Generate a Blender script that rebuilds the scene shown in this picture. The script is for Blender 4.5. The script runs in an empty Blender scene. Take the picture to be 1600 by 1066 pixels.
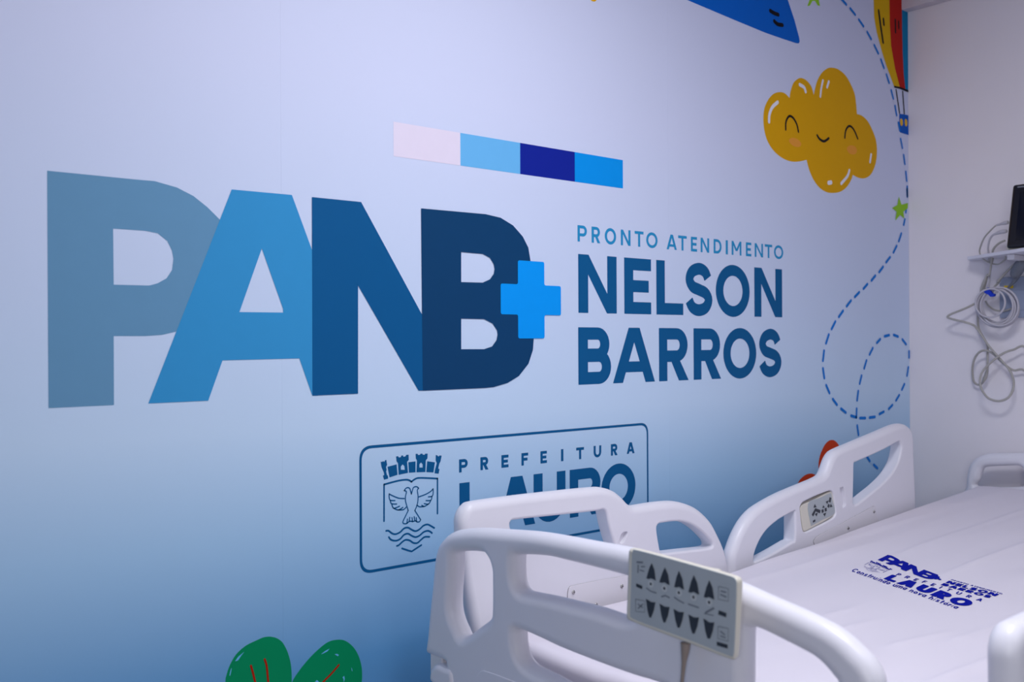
import bpy, bmesh, math, random
import numpy as np
from mathutils import Vector, Matrix
from mathutils.geometry import delaunay_2d_cdt

# ------------------------------------------------------------------ camera, world, lights, exposure
scene = bpy.context.scene
COL = scene.collection
CAM_R = [[0.7656226, -0.6432716, -0.0048663], [0.00249, -0.0046013, 0.9999863], [0.6432852, 0.7656242, 0.0019211]]

cam_d = bpy.data.cameras.new('camera')
cam = bpy.data.objects.new('camera', cam_d)
COL.objects.link(cam)
_r, _u, _f = (Vector(a) for a in CAM_R)
_m = Matrix((( _r.x, _u.x, -_f.x, 0.0), (_r.y, _u.y, -_f.y, 0.0), (_r.z, _u.z, -_f.z, 1.30), (0, 0, 0, 1)))
cam.matrix_world = _m
cam_d.sensor_fit = 'HORIZONTAL'
cam_d.sensor_width = 36.0
cam_d.lens = 1530.0 / 1600.0 * 36.0
cam_d.clip_start = 0.02
cam_d.dof.use_dof = True
cam_d.dof.focus_distance = 2.4
cam_d.dof.aperture_fstop = 4.5
scene.camera = cam

world = bpy.data.worlds.new('world')
scene.world = world
world.use_nodes = True
world.node_tree.nodes['Background'].inputs[0].default_value = (0.62, 0.70, 1.0, 1)
world.node_tree.nodes['Background'].inputs[1].default_value = 0.05

def area(name, loc, sx, sy, power, color, target=None, spread=180):
    d = bpy.data.lights.new(name, 'AREA')
    d.shape = 'RECTANGLE'; d.size = sx; d.size_y = sy
    d.energy = power; d.color = color; d.spread = math.radians(spread)
    o = bpy.data.objects.new(name, d); COL.objects.link(o)
    o.location = loc
    if target is not None:
        o.rotation_euler = (Vector(target) - Vector(loc)).to_track_quat('-Z', 'Y').to_euler()
    return o
LIGHT = (0.955, 0.96, 1.0)
area('ceiling_lamp_light', (1.30, 0.62, 2.66), 0.6, 0.6, 26, LIGHT)
area('ceiling_lamp_light', (1.3, -1.3, 2.66), 0.6, 0.6, 6, LIGHT)
area('added_fill_light', (-1.36, -1.1, 1.35), 1.3, 1.3, 30, (0.93, 0.96, 1.0), (1.2, -0.9, 0.55), 150)  # soft fill added to lift the footboard front and the right wall

vs = scene.view_settings
scene.display_settings.display_device = 'sRGB'
vs.view_transform = 'Standard'; vs.look = 'None'; vs.gamma = 1.0; vs.use_curve_mapping = False
vs.exposure = 0.07

# ------------------------------------------------------------------ measured outlines, in metres
# wall pieces: (x, z) on the mural wall; rails: (x, z); footboard, headboard, control panel: (y, z);
# sheet print: (x, y); cables: (x, y, z)
G = {
'P':{"o":[[0.4946,1.6146],[0.6519,1.615],[0.6887,1.6156],[0.7319,1.6076],[0.7651,1.5939],[0.7934,1.5744],[0.8209,1.55],[0.8425,1.518],[0.8524,1.4765],[0.8462,1.4256],[0.8184,1.3801],[0.7753,1.3435],[0.7291,1.3252],[0.7008,1.3187],[0.6689,1.3165],[0.6102,1.3165],[0.6102,1.1868],[0.4953,1.1864]],"h":[[[0.61,1.5183],[0.6698,1.5183],[0.6936,1.5152],[0.7124,1.5014],[0.7215,1.4831],[0.7242,1.4671],[0.7214,1.4454],[0.7105,1.4288],[0.6932,1.4185],[0.6772,1.4137],[0.6106,1.413]]]},
'A':{"o":[[0.8447,1.6147],[0.9791,1.6161],[1.0256,1.5033],[1.0402,1.5042],[1.0386,1.188],[1.0253,1.1885],[0.9949,1.2691],[0.8237,1.2676],[0.7934,1.1875],[0.6742,1.1871]],"h":[[[0.9099,1.4984],[0.9575,1.3743],[0.9575,1.3662],[0.8602,1.3657]]]},
'N':{"o":[[1.0263,1.6159],[1.1486,1.6161],[1.31,1.3702],[1.3233,1.3561],[1.3223,1.189],[1.3012,1.1897],[1.1398,1.4296],[1.1385,1.1887],[1.0255,1.1887]],"h":[]},
'B':{"o":[[1.3106,1.6156],[1.5027,1.6176],[1.5511,1.6125],[1.5916,1.5962],[1.6235,1.5704],[1.642,1.5434],[1.6492,1.5099],[1.6414,1.4587],[1.6235,1.4158],[1.6455,1.374],[1.6603,1.3246],[1.6562,1.2821],[1.641,1.2469],[1.6083,1.216],[1.5709,1.1996],[1.5263,1.1907],[1.5001,1.1895],[1.3129,1.1893]],"h":[[[1.4272,1.5201],[1.4935,1.519],[1.516,1.5107],[1.5282,1.4956],[1.5308,1.4834],[1.5281,1.4716],[1.5157,1.4574],[1.493,1.4484],[1.4268,1.4474]],[[1.4263,1.3593],[1.4968,1.3588],[1.5238,1.3482],[1.5378,1.3311],[1.5395,1.3208],[1.5359,1.3071],[1.5217,1.2914],[1.4964,1.2848],[1.4258,1.2853]]]},
'plus':[[1.6065,1.5084],[1.6967,1.5101],[1.6963,1.45],[1.7548,1.4491],[1.7543,1.3721],[1.6958,1.3698],[1.6954,1.3111],[1.6062,1.3112],[1.6066,1.372],[1.5496,1.3712],[1.5501,1.4477],[1.6062,1.4497]],
'bars':{"x":[1.2357,1.4269,1.617,1.8084,1.9937],"z":[1.729,1.8081]},
'pronto':{"l":[["P",1.8174,1.8524],["R",1.8701,1.9031],["O",1.9206,1.9652],["N",1.9839,2.0232],["T",2.0402,2.0769],["O",2.0882,2.1365],["A",2.1756,2.221],["T",2.2267,2.2658],["E",2.2847,2.3131],["N",2.3299,2.37],["D",2.3916,2.4301],["I",2.4504,2.4611],["M",2.48,2.5292],["E",2.5523,2.5803],["N",2.5982,2.6422],["T",2.6518,2.6918],["O",2.7017,2.7526]],"z":[1.5703,1.6141],"s":0.2},
'nelson':{"l":[["N",1.8192,1.9664],["E",1.9967,2.1078],["L",2.1301,2.2483],["S",2.254,2.3878],["O",2.4008,2.5706],["N",2.5951,2.7452]],"z":[1.3797,1.5369],"s":0.235},
'barros':{"l":[["B",1.8179,1.9429],["A",1.95,2.1223],["R",2.1401,2.2712],["R",2.2944,2.4244],["O",2.4359,2.6035],["S",2.6139,2.743]],"z":[1.187,1.3409],"s":0.235},
'prefeitura':{"l":[["P",1.4184,1.4448],["R",1.4839,1.5091],["E",1.5504,1.5736],["F",1.6163,1.6389],["E",1.6809,1.7033],["I",1.7533,1.7618],["T",1.8084,1.8373],["U",1.8736,1.9029],["R",1.9404,1.9664],["A",2.0035,2.0352]],"z":[0.9881,1.0197],"s":0.25},
'lauro':{"l":[["L",1.4191,1.5279],["A",1.5385,1.6617],["U",1.6568,1.7688],["R",1.7842,1.9028],["O",1.9028,2.0383]],"z":[0.8355,0.9624],"s":0.245},
'box':[1.1412,2.0924,0.7854,1.0712],
'crest':{"fill":[[[[1.197,1.0331],[1.2006,1.0315],[1.203,1.0334],[1.2067,1.0315],[1.2085,1.0347],[1.2122,1.0357],[1.2143,1.0239],[1.2115,1.0197],[1.213,1.0123],[1.2115,1.0093],[1.2139,1.0006],[1.216,0.9991],[1.2169,0.9925],[1.2059,0.9909],[1.2029,1.0003],[1.2065,1.0017],[1.2053,1.0078],[1.2005,1.0173],[1.1987,1.0226]]],[[[1.2152,1.0194],[1.2399,1.023],[1.2422,0.9988],[1.2206,0.9948]]],[[[1.2384,1.0409],[1.2437,1.0416],[1.2462,1.0382],[1.2518,1.0388],[1.2524,1.0419],[1.2575,1.0421],[1.2587,1.0388],[1.2644,1.0394],[1.266,1.0425],[1.2729,1.0427],[1.2735,1.0308],[1.2687,1.0264],[1.2711,1.0007],[1.2453,0.9985],[1.2436,1.0253],[1.2399,1.0296]],[[1.2516,1.0095],[1.2514,1.0168],[1.2561,1.0217],[1.2611,1.0173],[1.2623,1.0085]]],[[[1.2722,1.0251],[1.2922,1.0256],[1.2921,1.0001],[1.2736,1.0007]]],[[[1.2926,1.043],[1.2978,1.0429],[1.2994,1.0399],[1.3048,1.0397],[1.3058,1.0423],[1.3116,1.0421],[1.3129,1.0394],[1.3181,1.039],[1.3194,1.0413],[1.3266,1.041],[1.3259,1.0298],[1.3213,1.0256],[1.3198,0.9982],[1.2946,0.9999],[1.2961,1.0276],[1.2929,1.0324]],[[1.3031,1.0103],[1.3031,1.0178],[1.3076,1.0216],[1.3121,1.017],[1.3121,1.0095]]],[[[1.3252,1.0232],[1.3474,1.0189],[1.343,0.9951],[1.3224,0.998]]],[[[1.3499,1.036],[1.3548,1.0345],[1.3571,1.0316],[1.3615,1.034],[1.3671,1.0327],[1.3637,1.0195],[1.3603,1.0151],[1.357,1.0038],[1.3606,1.0008],[1.3579,0.9908],[1.346,0.9932],[1.3473,1.0006],[1.3527,1.0163],[1.3495,1.0233]]]],"line":[[1,[[1.2053,0.8971],[1.2056,0.9379],[1.2058,0.9798]]],[1,[[1.2058,0.9801],[1.2428,0.9849],[1.2647,0.9854],[1.2742,0.9832],[1.2805,0.9792]]],[1,[[1.2805,0.9792],[1.2917,0.9848],[1.3061,0.9858],[1.3545,0.9797]]],[1,[[1.3545,0.9797],[1.3543,0.9379],[1.354,0.8969]]],[1,[[1.2107,0.8744],[1.2174,0.8735],[1.2266,0.8666],[1.2359,0.8636],[1.2484,0.8664],[1.2594,0.8737],[1.2704,0.8742],[1.2799,0.8685],[1.291,0.8636],[1.3022,0.8662],[1.3136,0.8733],[1.325,0.8748],[1.3347,0.8702],[1.3446,0.8641]]],[1,[[1.218,0.8592],[1.2235,0.8527],[1.2358,0.8485],[1.2483,0.8507],[1.2593,0.859],[1.2703,0.8602],[1.2798,0.8545],[1.2909,0.8496],[1.3022,0.8516],[1.3135,0.8581],[1.3249,0.8599],[1.333,0.8569],[1.3379,0.8528]]],[1,[[1.2395,0.8362],[1.2451,0.8373],[1.2545,0.8434],[1.2639,0.8468],[1.275,0.8438],[1.2845,0.8372],[1.2956,0.8352],[1.3053,0.8405],[1.315,0.8459],[1.3232,0.8462],[1.3307,0.8449]]],[2,[[1.2535,0.8285],[1.2796,0.8175],[1.3075,0.8288]]],[0,[[1.2605,0.9608],[1.2646,0.9652],[1.2703,0.9667],[1.2756,0.9641],[1.2781,0.9577],[1.2803,0.9509]]],[0,[[1.2803,0.9509],[1.2829,0.9586],[1.2858,0.9649],[1.2916,0.9667],[1.2964,0.9657],[1.3005,0.9621]]],[0,[[1.2605,0.9608],[1.2664,0.9576],[1.2639,0.9474],[1.2638,0.9368],[1.2669,0.926],[1.2712,0.9136]]],[0,[[1.2712,0.9136],[1.2626,0.9001],[1.2563,0.8891],[1.2594,0.8847],[1.2673,0.8843],[1.272,0.8872],[1.2784,0.8882],[1.2831,0.8866],[1.2911,0.8875],[1.2959,0.8843],[1.3023,0.884],[1.3056,0.8884]]],[0,[[1.3056,0.8884],[1.2976,0.9],[1.2897,0.9115]]],[0,[[1.3005,0.9621],[1.297,0.9585],[1.2973,0.9532],[1.2988,0.9437],[1.2978,0.9305],[1.2945,0.9203],[1.2897,0.9115]]],[0,[[1.2673,0.8851],[1.2689,0.8941]]],[0,[[1.2736,0.8883],[1.2753,0.8973]]],[0,[[1.2831,0.8871],[1.2816,0.8958]]],[0,[[1.2895,0.8885],[1.2877,0.8972]]],[0,[[1.2943,0.8858],[1.2934,0.8944]]],[0,[[1.2604,0.9425],[1.2457,0.9448],[1.2302,0.9514],[1.2194,0.9572]]],[0,[[1.2194,0.9572],[1.2194,0.9494],[1.2224,0.9426],[1.2348,0.9405]]],[0,[[1.2224,0.9418],[1.2255,0.9344],[1.2394,0.9321]]],[0,[[1.2264,0.933],[1.2316,0.9233],[1.2471,0.9261]]],[0,[[1.2316,0.9233],[1.244,0.918],[1.2565,0.9224]]],[0,[[1.244,0.918],[1.258,0.9172],[1.2659,0.9221]]],[0,[[1.3011,0.9421],[1.3189,0.9456],[1.3336,0.9508],[1.3418,0.9567]]],[0,[[1.3418,0.9567],[1.3418,0.9459],[1.3384,0.9396],[1.3279,0.9393]]],[0,[[1.3384,0.9396],[1.3351,0.9305],[1.3214,0.9312]]],[0,[[1.3351,0.9305],[1.3285,0.9224],[1.3161,0.9245]]],[0,[[1.3285,0.9224],[1.3171,0.9183],[1.309,0.9213]]],[0,[[1.3155,0.9179],[1.3025,0.9188],[1.2961,0.9233]]]]},
'cloud':{"lobes":[[[2.7931,2.1075],[2.7991,2.1299],[2.8142,2.1587],[2.835,2.1752],[2.856,2.1841],[2.8813,2.1845],[2.9067,2.1756],[2.9237,2.1623],[2.9347,2.1396]],[[2.9347,2.1396],[2.9428,2.163],[2.9587,2.1952],[2.9853,2.2245],[3.0166,2.2439],[3.0435,2.2522],[3.0844,2.2543],[3.1305,2.2421],[3.1677,2.2151],[3.1958,2.1785],[3.2076,2.1148]],[[3.2076,2.1148],[3.2432,2.1132],[3.2822,2.0979],[3.3165,2.0659],[3.3362,2.0368],[3.3429,2.0006],[3.3354,1.9574],[3.31,1.9176],[3.2801,1.8971],[3.2458,1.8877],[3.2119,1.8873],[3.1786,1.8931]],[[3.1786,1.8931],[3.1642,1.871],[3.1358,1.8452],[3.0985,1.8263],[3.0528,1.8169],[3.0079,1.8161],[2.9639,1.8282],[2.9294,1.8518],[2.9039,1.8833],[2.8897,1.9134]],[[2.8897,1.9134],[2.8533,1.9043],[2.8117,1.898],[2.7708,1.8995],[2.7307,1.909],[2.6952,1.9258],[2.668,1.9504],[2.6528,1.9809],[2.6477,2.0173],[2.6534,2.0507],[2.6731,2.0816],[2.7007,2.1047],[2.7326,2.1168],[2.7648,2.1187],[2.7931,2.1075]]],"white":[[18,[[2.6779,2.0123],[2.6805,2.0361],[2.6964,2.0618],[2.7259,2.0828]]],[18,[[2.8516,2.1611],[2.8768,2.1561],[2.886,2.143]]],[15,[[2.974,2.1409],[2.9804,2.1716],[2.9904,2.1981]]],[16,[[3.0159,2.1799],[3.0269,2.2007]]],[17,[[3.1551,1.9069],[3.1408,1.8839],[3.1016,1.8545]]],[22,[[3.0216,1.8489],[3.0378,1.852]]],[16,[[3.2935,1.9526],[3.3017,1.9808]]]],"black":[[9,[[2.7701,1.9993],[2.772,2.0257],[2.7901,2.0464],[2.8131,2.0435],[2.8336,2.0248],[2.8426,2.0019]]],[9,[[3.1264,2.0188],[3.1332,2.0462],[3.1567,2.0648],[3.185,2.0559],[3.2115,2.0269]]],[10,[[2.9534,2.0046],[2.9699,1.9934],[2.9963,1.9899],[3.0249,2.0041]]]],"cheek":[[[2.7894,1.9685],[2.8083,1.9772],[2.8373,1.9761],[2.8581,1.9653],[2.8521,1.9539],[2.8304,1.9493],[2.8081,1.9518],[2.7918,1.9592]],[[3.1409,1.986],[3.1608,1.9962],[3.1892,1.9972],[3.2053,1.9863],[3.1985,1.9726],[3.1765,1.9658],[3.1539,1.9682],[3.1418,1.9759]]]},
'balloon':{"yellow":[[3.3341,2.6302],[3.325,2.5505],[3.328,2.4882],[3.3441,2.4381],[3.3805,2.372],[3.4129,2.324],[3.4666,2.2581],[3.5103,2.2593],[3.4751,2.3251],[3.4471,2.4043],[3.4384,2.4867],[3.4365,2.5752],[3.4431,2.6558]],"red":[[3.4431,2.6558],[3.4365,2.5752],[3.4384,2.4867],[3.4471,2.4043],[3.4751,2.3251],[3.5103,2.2593],[3.5498,2.2618],[3.5385,2.3162],[3.5315,2.3954],[3.5286,2.4952],[3.5278,2.5955],[3.5306,2.6765]],"teal":[[3.5306,2.6765],[3.5278,2.5955],[3.5286,2.4952],[3.5315,2.3954],[3.5385,2.3162],[3.5498,2.2618],[3.5716,2.2593],[3.5773,2.4039],[3.5804,2.6882]],"rim":[[3.4666,2.2591],[3.5133,2.2618],[3.5757,2.2599],[3.5755,2.2508],[3.5083,2.254],[3.4665,2.2521]],"rope":[[[3.481,2.249],[3.5073,2.1598]],[[3.5299,2.2505],[3.5417,2.1629]]],"basket":[[3.5043,2.1594],[3.5368,2.1621],[3.5746,2.1636],[3.5737,2.0876],[3.536,2.0886],[3.5085,2.09],[3.503,2.1227]],"window":[[[3.51,2.1387],[3.5188,2.143],[3.5276,2.1387],[3.5305,2.1266],[3.5244,2.1167],[3.5146,2.1168],[3.5098,2.1262]],[[3.5445,2.1421],[3.5525,2.1463],[3.5614,2.1425],[3.5642,2.1298],[3.5581,2.1194],[3.5482,2.12],[3.5443,2.1295]]],"mark":[[[[3.3588,2.518],[3.3713,2.468],[3.3893,2.407]],14],[[[3.3921,2.4943],[3.3957,2.4739]],13],[[[3.478,2.5083],[3.4795,2.4628]],12],[[[3.5023,2.5079],[3.504,2.4827]],11]]},
'dash':[[[3.102,2.5076],[3.1402,2.4931]],[[3.1659,2.4846],[3.1979,2.4693]],[[3.2224,2.4564],[3.2533,2.439]],[[3.2783,2.4234],[3.3052,2.4028]],[[3.3269,2.3847],[3.3543,2.3598]],[[3.3727,2.3403],[3.3939,2.3133]],[[3.4116,2.2918],[3.4303,2.2639]],[[3.4453,2.2383],[3.4603,2.2099]],[[3.4726,2.184],[3.4838,2.1509]],[[3.4961,2.1242],[3.5066,2.0967]],[[3.5126,2.0651],[3.5251,2.0328]],[[3.5344,2.0066],[3.5427,1.9741]],[[3.5499,1.9447],[3.5561,1.9113]],[[3.5579,1.8785],[3.5597,1.8512]],[[3.5598,1.8891],[3.5612,1.8534]],[[3.5537,1.817],[3.5481,1.7898]],[[3.5408,1.7624],[3.5318,1.7413]],[[3.514,1.7071],[3.4946,1.6766]],[[3.4789,1.658],[3.4546,1.632]],[[3.4307,1.6131],[3.4019,1.5925]],[[3.3801,1.575],[3.3518,1.5538]],[[3.3255,1.5398],[3.2978,1.5208]],[[3.2704,1.507],[3.2432,1.4892]],[[3.2148,1.4757],[3.1851,1.4581]],[[3.1603,1.4449],[3.1311,1.4235]],[[3.1083,1.4074],[3.0812,1.3856]],[[3.0588,1.369],[3.0351,1.3427]],[[3.0174,1.3232],[2.9997,1.2932]],[[2.9879,1.2675],[2.9804,1.2338]],[[2.9802,1.2072],[2.9885,1.174]],[[2.9997,1.1487],[3.0198,1.1213]],[[3.04,1.0994],[3.0663,1.0787]],[[3.0914,1.0637],[3.1228,1.0482]],[[3.1561,1.0357],[3.19,1.0281]],[[3.2148,1.0243],[3.251,1.0223]],[[3.2797,1.0225],[3.3168,1.0231]],[[3.3479,1.0318],[3.3793,1.0389]],[[3.4145,1.0476],[3.4416,1.0612]],[[3.4674,1.0768],[3.4916,1.0961]],[[3.5109,1.1157],[3.5303,1.1364]],[[3.55,1.1679],[3.5609,1.1998]],[[3.5666,1.2364],[3.5669,1.2606]],[[3.5443,1.2875],[3.5165,1.3063]],[[3.4855,1.3169],[3.453,1.323]],[[3.4208,1.3221],[3.3873,1.3177]],[[3.3574,1.3073],[3.3327,1.2936]],[[3.3049,1.2749],[3.2821,1.2513]],[[3.2611,1.2303],[3.245,1.2018]],[[3.2274,1.1761],[3.2145,1.1478]],[[3.2049,1.1213],[3.1968,1.0889]],[[3.1934,1.0589],[3.1915,1.028]],[[3.1965,0.9982],[3.205,0.9648]],[[3.2203,0.9356],[3.2351,0.9088]],[[3.2549,0.8867],[3.2797,0.8648]],[[3.3069,0.8491],[3.3322,0.8343]],[[3.3636,0.8192],[3.3924,0.8072]]],
'star1':[[3.4964,1.8448],[3.5152,1.8163],[3.5644,1.8269],[3.5606,1.806],[3.5288,1.7908],[3.5356,1.7656],[3.5043,1.7764],[3.4696,1.7525],[3.4786,1.7867],[3.4463,1.7981],[3.484,1.8119]],
'star2':[[2.9383,2.5076],[2.9556,2.4912],[2.996,2.5003],[2.9667,2.4756],[2.9753,2.4521],[2.9617,2.4509],[2.9458,2.4628],[2.9299,2.4593],[2.9139,2.4396],[2.8998,2.4352],[2.9157,2.4651],[2.8892,2.4753],[2.9238,2.484]],
'kite':[[2.2726,2.3171],[2.4854,2.3057],[2.6597,2.2972],[2.7518,2.2963],[2.8329,2.2965],[2.8475,2.2987],[2.8534,2.3061],[2.8506,2.3185],[2.8239,2.3721],[2.7861,2.431],[2.7444,2.5045],[2.4874,2.5375],[2.1714,2.324]],
'kitemark':[[[2.6877,2.3737],[2.7106,2.3704],[2.7319,2.3705]],[[2.7095,2.3444],[2.7289,2.3385],[2.7551,2.3412]]],
'spot':[[1.8637,2.2333],[1.87,2.2278],[1.8777,2.2259],[1.886,2.2268],[1.8931,2.232],[1.899,2.2411],[1.8958,2.2519],[1.8702,2.2461]],
'leaf1':[[0.8271,0.6176],[0.8294,0.632],[0.8372,0.6513],[0.8507,0.6696],[0.871,0.6824],[0.8938,0.6885],[0.91,0.6917],[0.924,0.6905],[0.9381,0.6851],[0.9499,0.6762],[0.9577,0.6648],[0.9653,0.6479],[0.9712,0.6269],[0.9735,0.6066],[0.9737,0.5844],[0.9733,0.5605],[0.9695,0.5285],[0.961,0.4977],[0.9418,0.4808],[0.9091,0.4937],[0.8748,0.5239],[0.8479,0.5581],[0.8325,0.5892]],
'leaf2':[[0.9746,0.5844],[0.993,0.6068],[1.0177,0.6281],[1.0428,0.6442],[1.0632,0.6525],[1.0863,0.652],[1.1045,0.6454],[1.1228,0.6291],[1.136,0.6079],[1.1439,0.5831],[1.1457,0.5619],[1.1437,0.5438],[1.1329,0.5186],[1.1063,0.4882],[1.0674,0.4661],[1.0244,0.4592],[0.9874,0.4667],[0.9717,0.484],[0.9695,0.5285],[0.9721,0.5608]],
'vein':[[[0.8817,0.6392],[0.8866,0.6214],[0.8911,0.6031],[0.9025,0.5663],[0.9232,0.5181]],[[0.9121,0.646],[0.9167,0.6299],[0.92,0.5965],[0.9257,0.5608],[0.9325,0.5093]],[[1.0866,0.5966],[1.0679,0.5814],[1.0475,0.5677],[1.0198,0.5452],[0.995,0.5112]]],
'scratch':[[[0.8472,0.6555],[0.854,0.6636],[0.8675,0.671],[0.8607,0.6643],[0.8539,0.6562]],[[0.8349,0.6293],[0.8372,0.6387],[0.8401,0.6448],[0.8389,0.6362],[0.8367,0.6287]],[[1.0428,0.6292],[1.0529,0.6343],[1.0639,0.637],[1.0593,0.6325],[1.0504,0.6299]],[[1.0764,0.6222],[1.0823,0.6219],[1.0874,0.6185],[1.0841,0.6165]],[[1.1181,0.5852],[1.1199,0.5814],[1.121,0.575],[1.1191,0.577]],[[1.0957,0.5673],[1.1002,0.5701],[1.1015,0.5625],[1.0988,0.5561],[1.0983,0.5632]],[[1.0274,0.5722],[1.033,0.5761],[1.0387,0.5697]]],
'petal1':[[2.9555,0.8465],[2.9508,0.8713],[2.9547,0.8954],[2.9655,0.9172],[2.9875,0.9419],[3.0097,0.9544],[3.0319,0.9578],[3.0543,0.9531],[3.0767,0.9373],[3.0992,0.9088],[3.1086,0.8758],[3.1017,0.8369],[3.0753,0.8036],[3.0302,0.7867],[2.9862,0.8016],[2.9646,0.8247]],
'petal2':[[2.8194,0.7941],[2.8226,0.8176],[2.8405,0.838],[2.8733,0.8511],[2.9065,0.8526],[2.9339,0.8449],[2.9554,0.8325],[2.9551,0.8012],[2.9301,0.7689],[2.8695,0.7581],[2.8339,0.7722]],
'petal3':[[2.9551,0.8012],[3.0113,0.7991],[3.0816,0.7815],[3.1271,0.7482],[3.107,0.7144],[3.0422,0.7075],[2.9731,0.7364],[2.9424,0.7711]],
'seam':0.9548,
'footrail':{"o":[[1.2098,0.9176],[1.2104,0.9368],[1.217,0.9532],[1.2305,0.9655],[1.2496,0.9699],[1.3427,0.9706],[1.4632,0.9687],[1.5928,0.9652],[1.6267,0.9618],[1.6613,0.9516],[1.6893,0.9339],[1.7106,0.9158],[1.7236,0.9094],[1.7396,0.9076],[1.8065,0.9074],[1.868,0.9043],[1.9155,0.8945],[1.9641,0.8759],[2.0138,0.8408],[2.0474,0.7987],[2.073,0.7571],[2.0901,0.7109],[2.0973,0.681],[2.0967,0.6134],[2.0589,0.5781],[1.2876,0.589],[1.2621,0.6108],[1.2456,0.6811],[1.2342,0.7432],[1.2212,0.7985],[1.2117,0.8594]],"h":[[[1.3388,0.9098],[1.3424,0.9189],[1.355,0.9209],[1.4724,0.9162],[1.5924,0.9118],[1.6195,0.9125],[1.63,0.9053],[1.6397,0.8712],[1.6508,0.8413],[1.6571,0.8238],[1.6485,0.8145],[1.623,0.8121],[1.5208,0.8192],[1.4356,0.8385],[1.3873,0.8564],[1.3511,0.8834]],[[1.8045,0.8444],[1.8099,0.8549],[1.8251,0.8566],[1.8834,0.8537],[1.9312,0.8411],[1.9718,0.8191],[2.005,0.7934],[2.0183,0.7793],[2.009,0.7703],[1.9145,0.776],[1.8361,0.7813],[1.8192,0.7862],[1.8118,0.8087]]],"pocket":[[1.6727,0.8317],[1.6813,0.8492],[1.6997,0.8512],[1.6975,0.8422],[1.6839,0.8268]]},
'footplate':[[1.5033,0.7278],[1.5042,0.7416],[1.5083,0.7502],[1.5183,0.7538],[1.5984,0.7526],[1.6956,0.7497],[1.8098,0.7597],[1.8617,0.7472],[1.871,0.6966],[1.7404,0.672],[1.5286,0.6515],[1.5051,0.6918]],
'footscrew':[[1.5198,1.6,0.739],[1.6769,1.6,0.727],[1.5917,1.6,0.6978]],
'headrail':{"o":[[2.0974,0.7001],[2.0995,0.7341],[2.1119,0.759],[2.1338,0.7907],[2.1654,0.8215],[2.2037,0.8443],[2.2493,0.8589],[2.3162,0.8738],[2.3851,0.885],[2.4564,0.8946],[2.5151,0.9037],[2.5413,0.9119],[2.5589,0.9315],[2.5758,0.9557],[2.599,0.9732],[2.6301,0.9808],[2.6856,0.9898],[2.7672,1.0028],[2.8517,1.0163],[2.9394,1.0306],[2.9844,1.0336],[3.0209,1.0273],[3.0485,1.0102],[3.0594,0.9836],[3.0633,0.9124],[3.0707,0.8171],[3.0754,0.7314],[3.0685,0.7038],[2.6822,0.6548],[2.314,0.631],[2.1324,0.6255],[2.1078,0.6373],[2.0971,0.6658]],"h":[[[2.1917,0.7119],[2.1996,0.7353],[2.2224,0.7636],[2.2553,0.787],[2.302,0.8051],[2.3429,0.8144],[2.3775,0.8205],[2.3845,0.8165],[2.3838,0.7422],[2.3698,0.7368],[2.2678,0.7159],[2.1993,0.7068]],[[2.6932,0.9292],[2.7018,0.9332],[2.7833,0.9455],[2.8738,0.9609],[2.952,0.9775],[2.9679,0.9751],[2.9754,0.9601],[2.9675,0.9344],[2.9481,0.9065],[2.9038,0.8745],[2.8421,0.8481],[2.7821,0.8287],[2.7235,0.8097],[2.6977,0.8048],[2.6881,0.812],[2.6883,0.8352],[2.691,0.8814]]],"panel":[[2.4095,0.8238],[2.4117,0.8337],[2.4225,0.8416],[2.4513,0.8479],[2.4951,0.8545],[2.555,0.8609],[2.5702,0.8594],[2.5793,0.8521],[2.5837,0.838],[2.5926,0.7967],[2.5863,0.7847],[2.5694,0.7769],[2.5091,0.7666],[2.4504,0.7573],[2.4303,0.7579],[2.4218,0.7651],[2.4149,0.7905]],"pocket":[[2.6141,0.8605],[2.6227,0.8631],[2.6352,0.8627],[2.6458,0.8143],[2.6378,0.8074],[2.6268,0.8069]]},
'keypad':{"face":[[2.4174,0.8187],[2.4209,0.83],[2.4327,0.8354],[2.4875,0.8432],[2.5438,0.8541],[2.5725,0.8575],[2.5796,0.8534],[2.5838,0.8399],[2.5953,0.7904],[2.5898,0.786],[2.543,0.7746],[2.4868,0.7647],[2.4421,0.7576],[2.4337,0.7597],[2.4281,0.771]],"sticker":[[2.4548,0.835],[2.5155,0.8451],[2.5652,0.8529],[2.5742,0.8499],[2.5794,0.8324],[2.5917,0.7918],[2.5289,0.7803],[2.4765,0.7705],[2.4679,0.7739]],"stroke":[[22,[[2.475,0.7981],[2.4907,0.8133],[2.5151,0.8046]]],[22,[[2.5221,0.8044],[2.5327,0.8066]]],[22,[[2.538,0.807],[2.5487,0.8082]]],[22,[[2.5559,0.8129],[2.5613,0.8213]]],[22,[[2.5643,0.827],[2.5687,0.8405]]],[14,[[2.4773,0.7802],[2.4897,0.783]]]],"tri":[[[2.4874,0.8288],[2.4825,0.8211],[2.4943,0.8208]],[[2.5311,0.8211],[2.5268,0.8146],[2.537,0.815]],[[2.5703,0.8207],[2.5659,0.8128],[2.5778,0.8129]],[[2.4892,0.8011],[2.5004,0.8028],[2.4961,0.7944]],[[2.5319,0.7962],[2.544,0.7978],[2.5382,0.7895]],[[2.5457,0.8304],[2.5579,0.8321],[2.5514,0.8242]]]},
'headplate':[[2.4866,0.7353],[2.6154,0.7577],[2.7769,0.7866],[2.8038,0.7889],[2.8139,0.7802],[2.817,0.7553],[2.8167,0.7196],[2.5083,0.6832],[2.4791,0.7122]],
'headscrew':[[2.8003,1.6,0.7733],[2.6537,1.6,0.7409]],
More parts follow.
